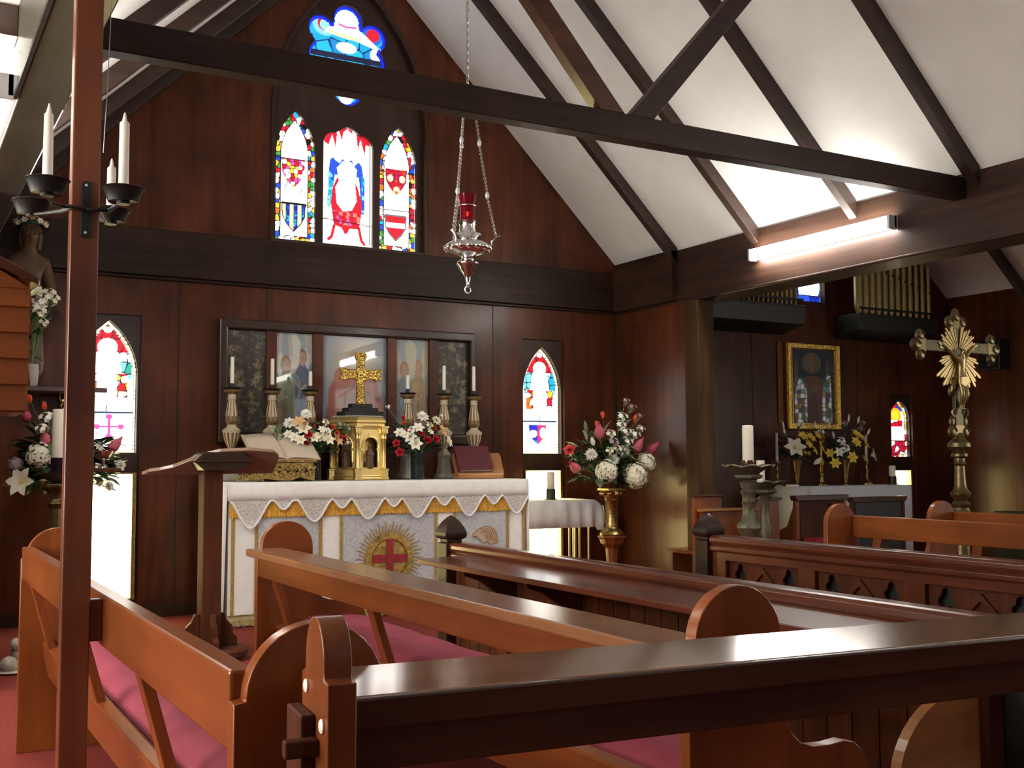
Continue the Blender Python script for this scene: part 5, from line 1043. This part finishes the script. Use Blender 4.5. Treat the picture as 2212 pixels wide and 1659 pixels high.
O('vase', MB().lathe([(.04, 1.751), (.045, 1.76), (.052, 1.85), (.048, 1.91), (.04, 1.91), (.04, 1.77)], .905, 8.56, 20), plain('pale ceramic', (.4, .38, .34), .4), t, smooth=40)
WF = [('blossom', 'FCR', 1.0, 8.53, 2.41, .05), ('blossom', 'FCR', 1.03, 8.53, 2.375, .045), ('blossom', 'FCR', .96, 8.51, 2.37, .05), ('blossom', 'FW', .92, 8.51, 2.33, .055), ('lily', 'FW', .91, 8.5, 2.4, .06), ('blossom', 'FCR', .94, 8.51, 2.27, .05), ('blossom', 'FCR', .97, 8.53, 2.2, .035), ('blossom', 'FCR', .9, 8.53, 2.47, .045), ('lily', 'FW', .93, 8.5, 2.3, .05)]
arrangement('flower_arrangement', 'thin white flower stems in the pale vase on the wall shelf', GA, (.905, 8.56, 1.89), WF, 5, .07, (.08, .14), yspan=.5)
t = thing('brass_hook', 'brass scroll hook fixed to the wall beside the left window', 'hook', (1.17, 8.88, 1.64), 'hooks')
O('scroll', MB().tube([(1.17+.03*math.cos(q), 8.86, 1.72+.03*math.sin(q)) for q in np.linspace(-1.5, 3.5, 12)]+[(1.14, 8.86, 1.68), (1.16, 8.86, 1.64)]+[(1.17+.03*math.cos(q), 8.86, 1.64+.03*math.sin(q)) for q in np.linspace(3.3, 6.6, 8)], .007, 6), GOLD, t, smooth=60)
O('fixing', MB().tube([(1.165, 8.86, 1.67), (1.165, 8.899, 1.67)], .009, 8), GOLD, t)
t = thing('silver_bowl', 'small silver footed bowl among the flowers before the left window', 'bowl', (1.3, 7.88, 1.16))
O('bowl', MB().lathe([(.035, 1.165), (.03, 1.175), (.01, 1.19), (.012, 1.215), (.05, 1.235), (.068, 1.27), (.07, 1.28), (.064, 1.278), (.045, 1.245), (.005, 1.235)], 1.3, 7.88, 24), SILV, t, smooth=40)
O('flower_stand', MB().box(1.17, 1.4, 7.78, 7.98, 1.14, 1.163).box(1.195, 1.225, 7.865, 7.895, .03, 1.14).box(1.17, 1.35, 7.79, 7.97, 0, .03), MIDZ, cat='stand', bevel=.004, label='slim plant stand under the silver bowl, hidden behind the square post')
# shingled cabinet at the left edge
t = thing('shingled_cabinet', 'honey wood cabinet with overlapping boards and curved roof at the left edge', 'cabinet', (.02, 3.0, 0))
for k in range(5):
    z0 = 1.325+.0625*k; mb = MB().prism([(2.87-.0, z0), (2.858, z0), (2.87, z0+.072)], 'x', -.3, .296); O('lap_board', mb, ORX, t, bevel=.001)
O('body', MB().box(-.3, .292, 2.87, 3.1, 1.32, 1.63), ORX, t)
for k in range(5):
    z0 = 1.325+.0625*k; mb = MB().prism([(.292, z0), (.302, z0), (.292, z0+.072)], 'y', 2.862, 3.1); O('side_board', mb, ORY, t)
cvp = [(-.32, 1.6), (-.22, 1.66), (-.1, 1.72), (0, 1.74), (.1, 1.735), (.19, 1.71), (.26, 1.675), (.315, 1.642), (.312, 1.628), (.24, 1.66), (.17, 1.69), (0, 1.715), (-.2, 1.64), (-.31, 1.59)]
O('gable', MB().prism([(-.3, 1.62), (.296, 1.62), (.24, 1.655), (.17, 1.685), (0, 1.71), (-.2, 1.64)], 'y', 2.862, 3.1), ORX, t)
O('roof', MB().prism(cvp, 'y', 2.84, 3.12), DKX, t, bevel=.003, smooth=40)
O('stand', B(-.26, -.18, 2.94, 3.02, 0, 1.32), ORZ, t)
# credence table
t = thing('credence_table', 'small side table on thin pale metal legs, half hidden right of the altar', 'table', (5.35, 8.6, 0))
O('top', B(4.96, 5.74, 8.42, 8.82, .815, .84), MIDZ, t)
PM = plain('pale brass rod', (.6, .5, .3), .3, .9)
for x, y_ in ((5.0, 8.46), (5.43, 8.46), (5.64, 8.46), (5.68, 8.78), (5.54, 8.46), (5.49, 8.46), (5.0, 8.78)): O('leg', MB().tube([(x, y_, 0), (x, y_, .816)], .009, 8), PM, t, smooth=60)
mb = MB(); P = []
for yy, z in ((8.86, .846), (8.42, .847), (8.4, .842), (8.392, .82), (8.388, .72), (8.384, .6)):
    P.append([(4.945+.81*k/40, yy+(.012*math.sin(k*.9) if z < .8 else 0), z-(.0 if k < 37 else .02*(k-36)**1.5*.35 if z > .8 else .03)) for k in range(41)])
mb.grid(P); mb.grid([[(5.762+.006*j, yy, z+(-.03 if j else -.05)) for yy in (8.392, 8.5, 8.65, 8.86)] for j, z in enumerate((.842, .78, .66))])
c_ = O('table_runner', mb, LINEN, smooth=60, cat='tablecloth', label='white cloth with drooping corner on the side table right of the altar'); c_.modifiers.new('cloth', 'SOLIDIFY').thickness = .004
t = thing('candle_holder', 'dark metal candle holder on the side table before the right clear pane', 'candle holder', (5.32, 8.6, .85))
O('cup', MB().lathe([(.06, .85), (.06, .856), (.044, .859), (.042, .945), (.036, .945), (.036, .87)], 5.32, 8.6, 24), plain('pewter', (.1, .09, .075), .35, .7), t, smooth=40)
candle('pillar_candle', 'short white pillar candle in the dark holder on the side table', 5.32, 8.6, .88, 1.1, .035, CREAM, None, True, .98)
# ---------------------------------------------------------------- side chapel
t = thing('chapel_altar', 'side chapel altar draped in white cloth below the gilt framed picture', 'altar', (8.95, 8.5, 0))
O('table', B(8.13, 9.75, 8.34, 8.78, 0, .918), LINEN, t)
mb = MB()
for off, a_, b_ in (('f', 8.1, 9.78),):
    P = [[(a_+(b_-a_)*k/80, 8.31-.012*math.sin(k*.55)*((.925-z)/.9), z) for k in range(81)] for z in (.925, .7, .4, .02)]; mb.grid(P)
    mb.grid([[(8.1-.01*math.sin(j*2.2)*((.925-z)/.9), 8.31+.47*j/12, z) for j in range(13)] for z in (.925, .6, .02)])
    mb.grid([[(9.78, 8.31+.47*j/4, z) for j in range(5)] for z in (.925, .5, .02)]); mb.grid([[(x, yy, .926) for x in (8.1, 9, 9.78)] for yy in (8.31, 8.78)])
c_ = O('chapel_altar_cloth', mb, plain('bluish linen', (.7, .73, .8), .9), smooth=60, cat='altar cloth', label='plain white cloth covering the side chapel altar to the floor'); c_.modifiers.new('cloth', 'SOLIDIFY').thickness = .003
O('yellow_braid', B(8.245, 8.255, 8.29, 8.296, .5, .92), GFR, t)
zt = .9285
def brass_stick(label, x, y, h, first=[None]):
    t = thing('brass_candlestick', label, 'candlestick', (x, y, zt), 'candlesticks on the side chapel altar')
    O('foot', MB().lathe([(.06, zt), (.06, zt+.012), (.035, zt+.03), (.02, zt+.05)], x, y, 20), BRAS, t, smooth=40)
    O('stem', MB().lathe([(.014, zt+.045), (.024, zt+.07), (.012, zt+.09), (.012, zt+.14), (.024, zt+.155), (.012, zt+.17), (.011, zt+h-.06), (.02, zt+h-.045), (.012, zt+h-.03)], x, y, 16), BRAS, t, smooth=40)
    O('socket', MB().lathe([(.01, zt+h-.034), (.034, zt+h-.024), (.034, zt+h-.018), (.014, zt+h-.014), (.014, zt+h), (.01, zt+h)], x, y, 16), BRAS, t, smooth=40)
brass_stick('slender brass candlestick at the left end of the side chapel altar', 8.17, 8.68, .27); brass_stick('slender brass candlestick at the right end of the side chapel altar', 9.43, 8.62, .28)
candle('candle', 'thin white candle at the left end of the side chapel altar', 8.17, 8.68, zt+.262, 1.49, .016, CREAM, 'candles on the side chapel altar')
candle('candle', 'thin white candle half behind a lily on the side chapel altar right end', 9.43, 8.62, zt+.272, 1.475, .016, CREAM, 'candles on the side chapel altar')
t = thing('brass_standard', 'tall brass stand with a round knob in the middle of the side chapel altar', 'stand', (8.74, 8.62, zt))
O('foot', MB().lathe([(.075, zt), (.075, zt+.01), (.03, zt+.04), (.022, zt+.09)], 8.74, 8.62, 20), BRAS, t, smooth=40)
O('stem', MB().lathe([(.022, zt+.085), (.03, zt+.12), (.04, zt+.13), (.02, zt+.15), (.022, zt+.2), (.03, zt+.23), (.045, zt+.255), (.03, zt+.285), (.02, zt+.3), (.02, zt+.45), (.05, zt+.48), (.055, zt+.53), (.012, zt+.565)], 8.74, 8.62, 20), GOLD, t, smooth=40)
for x, lab in ((8.388, 'left'), (9.1, 'right')):
    t = thing('trumpet_vase', 'brass trumpet vase holding the %s bouquet on the side chapel altar' % lab, 'vase', (x, 8.62, zt), 'trumpet vases')
    O('vase_body', MB().lathe([(.04, zt), (.04, zt+.008), (.02, zt+.02), (.025, zt+.05), (.04, zt+.2), (.055, zt+.255), (.062, zt+.272), (.05, zt+.272), (.03, zt+.15), (.01, zt+.06)], x, 8.62, 24), BRAS, t, smooth=40)
arrangement('flower_arrangement', 'yellow lilies with one large white lily, left bouquet on the side chapel altar', GA, (8.388, 8.62, 1.18), CHL, 80, .24, (.06, .12), wts=(6, 1, 0), yspan=.3)
arrangement('flower_arrangement', 'yellow lilies with white rosebuds, right bouquet on the side chapel altar', GA, (9.1, 8.62, 1.18), CHR, 80, .24, (.06, .12), wts=(6, 1, 0), yspan=.3)
t = thing('candle_holder', 'brown metal holder at the right edge of the side chapel altar', 'candle holder', (9.7, 8.5, zt))
O('cup', MB().lathe([(.06, zt), (.06, zt+.008), (.045, zt+.01), (.045, zt+.09), (.038, zt+.09), (.038, zt+.02)], 9.7, 8.5, 24), plain('brown metal', (.06, .04, .03), .3, .7), t, smooth=40)
candle('pillar_candle', 'short thick white candle at the right edge of the side chapel altar', 9.7, 8.5, zt+.03, 1.135, .0375, CREAM, None, False, .98)
O('purificator', MB().box(8.13, 8.22, 8.42, 8.52, zt, zt+.02), LINEN, bevel=.005, cat='cloth', label='small folded white cloth at the left front corner of the side chapel altar')
# gilt picture
t = thing('framed_picture', 'gilt framed picture of a crowned haloed figure above the side chapel altar', 'picture', (8.89, 8.86, 1.53))
px0, px1, pz0, pz1 = 8.49, 9.29, 1.53, 2.49
O('gilt_frame', MB().prism(rect(px0, px1, pz0, pz1), 'y', 8.835, 8.89, [rect(px0+.075, px1-.075, pz0+.075, pz1-.075)]), GOLDF, t, bevel=.018, seg=3)
mb = MB()
for e in (.012, .068):
    mb.tube([(px0+e, 8.832, pz0+e), (px1-e, 8.832, pz0+e), (px1-e, 8.832, pz1-e), (px0+e, 8.832, pz1-e)], .009, 6, closed=True)
O('beading', mb, GOLD, t)
O('backing_board', B(8.4, 8.62, 8.885, 8.898, 1.6, 2.49), ORZ, t)
A = Art(px0+.07, px1-.07, pz0+.07, pz1-.07, 130, 170, (.012, .03, .055))
A.poly([(.05, 0), (.05, .55), (.2, .62), (.8, .62), (.95, .55), (.95, 0)], (.09, .085, .075))
for q in (.14, .86): A.poly([(q-.045, .55), (q-.045, .75), (q, .9), (q+.045, .75), (q+.045, .55)], (.1, .095, .075))
A.el(.5, .82, .21, .135, (.15, .12, .07)).ring(.5, .82, .2, .13, (.2, .16, .09), .05).poly([(.1, 0), (.18, .35), (.25, .5), (.38, .64), (.62, .64), (.78, .5), (.85, .3), (.9, 0)], (.17, .075, .055))
A.poly([(.3, 0), (.3, .3), (.42, .4), (.6, .38), (.66, 0)], (.13, .06, .045)).el(.5, .79, .085, .085, (.22, .16, .11)).poly([(.39, .85), (.61, .85), (.63, .92), (.56, .885), (.5, .93), (.44, .885), (.37, .92)], (.18, .13, .06))
A.poly([(.42, .8), (.4, .68), (.46, .66)], (.1, .06, .035)).poly([(.58, .8), (.6, .68), (.54, .66)], (.1, .06, .035)).el(.34, .42, .1, .08, (.2, .15, .1)).el(.33, .5, .065, .05, (.21, .155, .11)).el(.55, .47, .1, .05, (.18, .13, .09))
for q in (.22, .38, .6, .76): A.line([(q, .03), (.5+(q-.5)*.6, .42)], .008, (.1, .04, .03))
A.line([(.46, .79), (.485, .79)], .007, HAIR).line([(.525, .79), (.55, .79)], .007, HAIR); A.soft(2); A.build('glazed_picture', 8.868, PAINT, t)
# organ cases
def organ(label, x0, x1, zb_, zt_, n, z0, h0, h1, r0, r1, side):
    t = thing('organ_case', label, 'organ pipes', ((x0+x1)/2, 8.7, zb_), 'organ cases')
    O('case', MB().prism([(8.895, zb_-.06), (8.895, zt_), (8.52, zt_), (8.52, zt_-.03), (8.54, zb_+.02)], 'x', x0, x1), ORGC, t, bevel=.004)
    O('pipe_rail', MB().box(x0+.02, x1-.02, 8.535, 8.55, zt_+.05, zt_+.075), ORGC, t)
    for k in range(n):
        u = k/(n-1); x = x0+.07+(x1-x0-.14)*u; r = r0+(r1-r0)*u; h = h0+(h1-h0)*u
        p = MB().lathe([(r*.45, zt_), (r, zt_+.09), (r, zt_+.1), (r*.98, zt_+h), (r*.9, zt_+h)], x, 8.6, 14)
        zm = zt_+.3+.28*(1-u)*(h1 < h0)+.3*u*(h1 > h0)
        p.prism([(x-r*.55, zm), (x+r*.55, zm), (x, zm+r*.9)], 'y', 8.6-r-.002, 8.6-r*.8, mi=1); O('pipe', p, [PIPE, BLKP], t, smooth=40)
organ('dark organ case with small pipes, left of the blue window', 6.95, 8.47, 2.62, 2.84, 22, 0, .28, .7, .012, .026, 0)
organ('dark organ case with large brass pipes, right of the blue window', 9.28, 10.56, 2.62, 2.815, 12, 0, 1.0, .62, .05, .028, 1)
# clergy stalls
def stall(label, x0, x1, y0, zt_, mat, flare, panel=None):
    t = thing('stall_chair', label, 'chair', ((x0+x1)/2, y0, 0), 'stall chairs in the side chapel')
    O('back', B(x0+.03, x1-.03, y0, y0+.03, .1, zt_-.03), panel or DKZ, t)
    for a, s in ((x0, 1), (x1-.035, -1)): O('side', MB().prism([(y0-.01, 0), (y0+.42, 0), (y0+.42, .45), (y0+.3, .52), (y0+.12, .6), (y0+.05, .75), (y0+.04, zt_-.03), (y0-.01, zt_-.03)], 'x', a, a+.035), mat, t, bevel=.004)
    O('crest', MB().prism([(x0, zt_-.05), (x1, zt_-.05), (x1+flare, zt_-.015), (x1+flare, zt_), (x0-flare, zt_), (x0-flare, zt_-.015)], 'y', y0-.025, y0+.06), DKX, t, bevel=.005)
    O('seat', B(x0+.035, x1-.035, y0+.03, y0+.42, .42, .45), mat, t)
    return t
stall('brown stall chair with a red cloth, before the side chapel altar', 7.2, 7.83, 7.42, .878, ORZ, .02)
stall('very dark stall chair, right one before the side chapel altar', 7.92, 8.62, 7.42, .85, DKZ, .02, BLKP)
O('red_cloth', B(7.63, 7.79, 7.375, 7.41, .69, .8), REDC, bevel=.006, cat='cloth', label='red cloth over the corner of the brown stall chair')
O('red_seat_pad', B(7.24, 7.55, 7.2, 7.38, .42, .5), REDC, bevel=.015, cat='cushion', label='red cushion in front of the brown stall chair')
O('cushion_stool', MB().box(7.22, 7.58, 7.18, 7.395, .38, .419).box(7.24, 7.27, 7.2, 7.23, 0, .38).box(7.53, 7.56, 7.2, 7.23, 0, .38).box(7.24, 7.27, 7.35, 7.38, 0, .38).box(7.53, 7.56, 7.35, 7.38, 0, .38), DKX, cat='stool', label='low dark stool under the red cushion')
t = thing('settle', 'pale wooden settle with two square capped ends behind the pillar candle stands', 'bench', (6.46, 7.6, 0))
for a, b_ in ((6.0, 6.3), (6.62, 6.96)):
    O('settle_end', B(a, b_, 7.38, 7.42, 0, .845 if a > 6.4 else .89), ORZ, t, bevel=.004)
    O('end_cap', B(a-.02, b_+.02, 7.36, 7.44, .845 if a > 6.4 else .89, .87 if a > 6.4 else .91), DKX, t, bevel=.005)
O('settle_back', B(6.04, 6.66, 7.34, 7.37, .3, .765), ORX, t, bevel=.006); O('settle_rail', B(6.02, 6.66, 7.31, 7.378, .765, .79), OAK, t, bevel=.006)
O('settle_seat', B(6.02, 6.94, 7.42, 7.8, .4, .43), ORX, t); O('settle_foot', B(6.04, 6.9, 7.74, 7.78, 0, .4), ORX, t)
# bronze candle stands
def bronze_stand(label, x, y, zp, pr):
    t = thing('bronze_candle_stand', label, 'candle stand', (x, y, 0), 'bronze candle stands')
    O('base', MB().lathe([(.17, 0), (.17, .04), (.13, .07), (.08, .16), (.05, .22)], x, y, 6), GRNB, t, bevel=.005)
    s = zp/1.1
    O('shaft', MB().lathe([(.045, .2), (.04, .5), (.05, .6), (.075, .645), (.095, .68), (.09, .71), (.06, .74), (.048, .8), (.05, .86), (.06, .875), (.05, .885), (.05, .93), (.068, .955), (.05, .98), (.06, 1.0), (.07, 1.03), (.05, 1.04)], x, y, 10), GRNB, t, smooth=35) if zp > 1.05 else O('shaft', MB().lathe([(.04, .2), (.035, .5), (.06, .6), (.04, .7), (.035, .84), (.06, .88), (.04, .9)], x, y, 10), GRNB, t, smooth=35)
    O('collar', MB().lathe([(.05, zp-.075), (.11, zp-.055), (.115, zp-.035), (.07, zp-.02)], x, y, 6), GRNB, t, bevel=.003)
    mb = MB(); n = 48; P = []
    for rr, z in ((.02, 0), (.08, .005), (.14, .05), (.19, .068), (.2, .06)):
        P.append([(x+rr*pr*(1+.06*math.sin(8*a)*(rr > .1))*math.cos(a), y+rr*pr*(1+.06*math.sin(8*a)*(rr > .1))*math.sin(a), zp-.025+z*(1+.12*math.sin(8*a))) for a in np.linspace(0, 2*PI, n+1)])
    mb.grid(P); O('petal_pan', mb, GRNB, t, smooth=60).modifiers.new('sheet', 'SOLIDIFY').thickness = .004
    return t
bronze_stand('tall bronze stand with a petal pan holding the thick white candle at right', 5.82, 6.5, 1.12, 1.0)
O('brass_ring', MB().lathe([(.05, 1.115), (.052, 1.12), (.052, 1.2), (.045, 1.2), (.045, 1.12)], 5.82, 6.5, 24), plain('brown chrome', (.2, .13, .1), .15, .9), cat='candle ring', smooth=40, label='shiny brown ring round the foot of the thick white candle')
candle('pillar_candle', 'thick tall white candle on the bronze stand right of the centre', 5.82, 6.5, 1.115, 1.47, .0435, CREAM, None, False, .98)
bronze_stand('lower bronze stand half hidden behind the taller one', 6.58, 7.15, .98, .85)
candle('pillar_candle', 'short white candle stub behind the thick tall candle', 6.54, 7.15, .985, 1.2, .036, CREAM, None, False, .98)
# processional crucifix
gx, gy = 7.385, 5.8
t = thing('crucifix', 'tall gilt crucifix with a sunburst on a turned column, at far right', 'crucifix', (gx, gy, 0))
O('column', MB().lathe([(.16, 0), (.16, .05), (.09, .12), (.06, .3), (.055, .66), (.115, .71), (.12, .745), (.09, .77), (.065, .8), (.06, .82), (.075, .85), (.05, .875), (.055, .89), (.075, .91), (.078, .94), (.055, .965), (.045, 1.0), (.037, 1.15), (.052, 1.165), (.04, 1.18), (.04, 1.21), (.062, 1.225), (.062, 1.245), (.045, 1.26), (.07, 1.275), (.088, 1.3), (.085, 1.33), (.05, 1.36), (.03, 1.4)], gx, gy, 24), BRONZ, t, smooth=40)
mb = MB().box(gx-.045, gx+.045, gy-.016, gy+.016, 1.4, 2.27).box(gx-.4, gx+.4, gy-.0155, gy+.0155, 2.05, 2.135)
O('cross_bars', mb, BRONZC, t, bevel=.004)
def lobes(cx, cz, dx, dz):
    mb = MB()
    for s in (-1, 0, 1):
        px, pz = cx+dx*(.05+.045*(s == 0))+dz*s*.075*1.0, cz+dz*(.05+.045*(s == 0))+dx*s*.075
        mb.ell((px, gy, pz), (.05+.02*(s == 0)*abs(dx), .022, .05+.02*(s == 0)*abs(dz)), 12, 8); mb.tube([(px+.03*math.cos(q), gy-.022, pz+.03*math.sin(q)) for q in np.linspace(0, 5, 10)], .007, 5)
    mb.box(min(cx, cx+dx*.08)-.05*abs(dz), max(cx, cx+dx*.08)+.05*abs(dz), gy-.018, gy+.018, min(cz, cz+dz*.08)-.05*abs(dx), max(cz, cz+dz*.08)+.05*abs(dx)); O('scrolled_end', mb, BRONZ, t, smooth=60)
lobes(gx, 2.24, 0, 1); lobes(gx-.37, 2.0925, -1, 0); lobes(gx+.37, 2.0925, 1, 0); lobes(gx, 1.47, 0, -1)
for z in (1.5, 1.74):
    for s in (-1, 1): mb = MB().ell((gx+s*.075, gy, z), (.032, .018, .045), 10, 8); mb.tube([(gx+s*(.07+.03*math.cos(q)), gy-.02, z+.07+.03*math.sin(q)) for q in np.linspace(-2, 3.5, 10)], .008, 5); O('side_scroll', mb, BRONZ, t, smooth=60)
mb = MB(); RY = plain('pale gilt rays', (.42, .31, .14), .38, .9)
for k in range(60):
    a = 2*PI*k/60
    if min(abs(math.sin(a)), abs(math.cos(a))) < .12: continue
    L = .29-.05*((k*7) % 3)/2+.0; L *= 1.12 if math.sin(a) < -.5 else .84; da = .04
    mb.prism([(gx+r*math.cos(a+q), 2.04+r*math.sin(a+q)) for r, q in ((.05, .05), (L*.93, da), (L, da*.2), (L*.95, -da*.9), (.05, -.05))], 'y', gy-.022-.004*(k % 2), gy-.014)
O('sun_rays', mb, RY, t)
fg = thing('tmp', None, None); 
yb = gy-.04
V = [(0, 0, 1.83), (0, -.005, 1.92), (0, -.01, 1.99), (0, -.018, 2.03), (.008, -.035, 2.07), (.05, 0, 2.0), (.12, .01, 2.06), (.2, .02, 2.115), (-.05, 0, 2.0), (-.12, .01, 2.06), (-.2, .02, 2.115), (.025, -.01, 1.8), (.03, -.03, 1.71), (.012, .005, 1.62), (.008, -.015, 1.59), (-.02, -.01, 1.8), (-.022, -.03, 1.71), (-.008, .005, 1.62), (-.008, -.015, 1.59)]
E_ = [(0, 1), (1, 2), (2, 3), (3, 4), (2, 5), (5, 6), (6, 7), (2, 8), (8, 9), (9, 10), (0, 11), (11, 12), (12, 13), (13, 14), (0, 15), (15, 16), (16, 17), (17, 18)]
Rr = [(.042, .03), (.036, .028), (.046, .03), .016, (.026, .03), .018, .014, .012, .018, .014, .012, .025, .02, .013, .012, .025, .02, .013, .012]
bpy.data.objects.remove(fg)
o = skin_body('figure', RY, V, E_, Rr, t, 1); o.location = (0, yb-gy, 0)
mb = MB().prism([(gx-.05, 1.85), (gx+.05, 1.86), (gx+.045, 1.8), (gx, 1.77), (gx-.048, 1.79)], 'y', yb-.04, yb-.025); O('loincloth', mb, RY, t, bevel=.005)
# wall speaker, heater
t = thing('wall_speaker', 'black loudspeaker on the chapel side wall behind the crucifix', 'speaker', (11.08, 8.2, 2.23))
O('cabinet', B(11.0, 11.17, 8.06, 8.34, 2.23, 2.58), BLACK, t, bevel=.01); O('wall_bracket', B(11.165, 11.189, 8.15, 8.25, 2.35, 2.45), BLACK, t); O('shiny_badge', B(10.996, 11.0, 8.18, 8.24, 2.27, 2.285), CHAI, t)
O('heater', MB().box(10.85, 11.05, 6.6, 8.1, .08, .62).box(10.88, 11.02, 6.7, 6.78, 0, .08).box(10.88, 11.02, 7.9, 7.98, 0, .08), BLACK, bevel=.01, cat='heater', label='low black heater by the chapel side wall at the right edge')
O('floor_ornament', MB().ell((.66, 6.95, .05), (.05, .05, .05), 12, 8).ell((.72, 7.03, .1), (.045, .045, .05), 12, 8).ell((.7, 7.0, .16), (.03, .03, .035), 10, 8).lathe([(.1, 0), (.12, .012), (.1, .02)], .69, 7.0, 20), plain('pale stone', (.45, .42, .34), .6, noise=.2), cat='ornament', smooth=60, label='small pale ornament on the red carpet at the left edge')
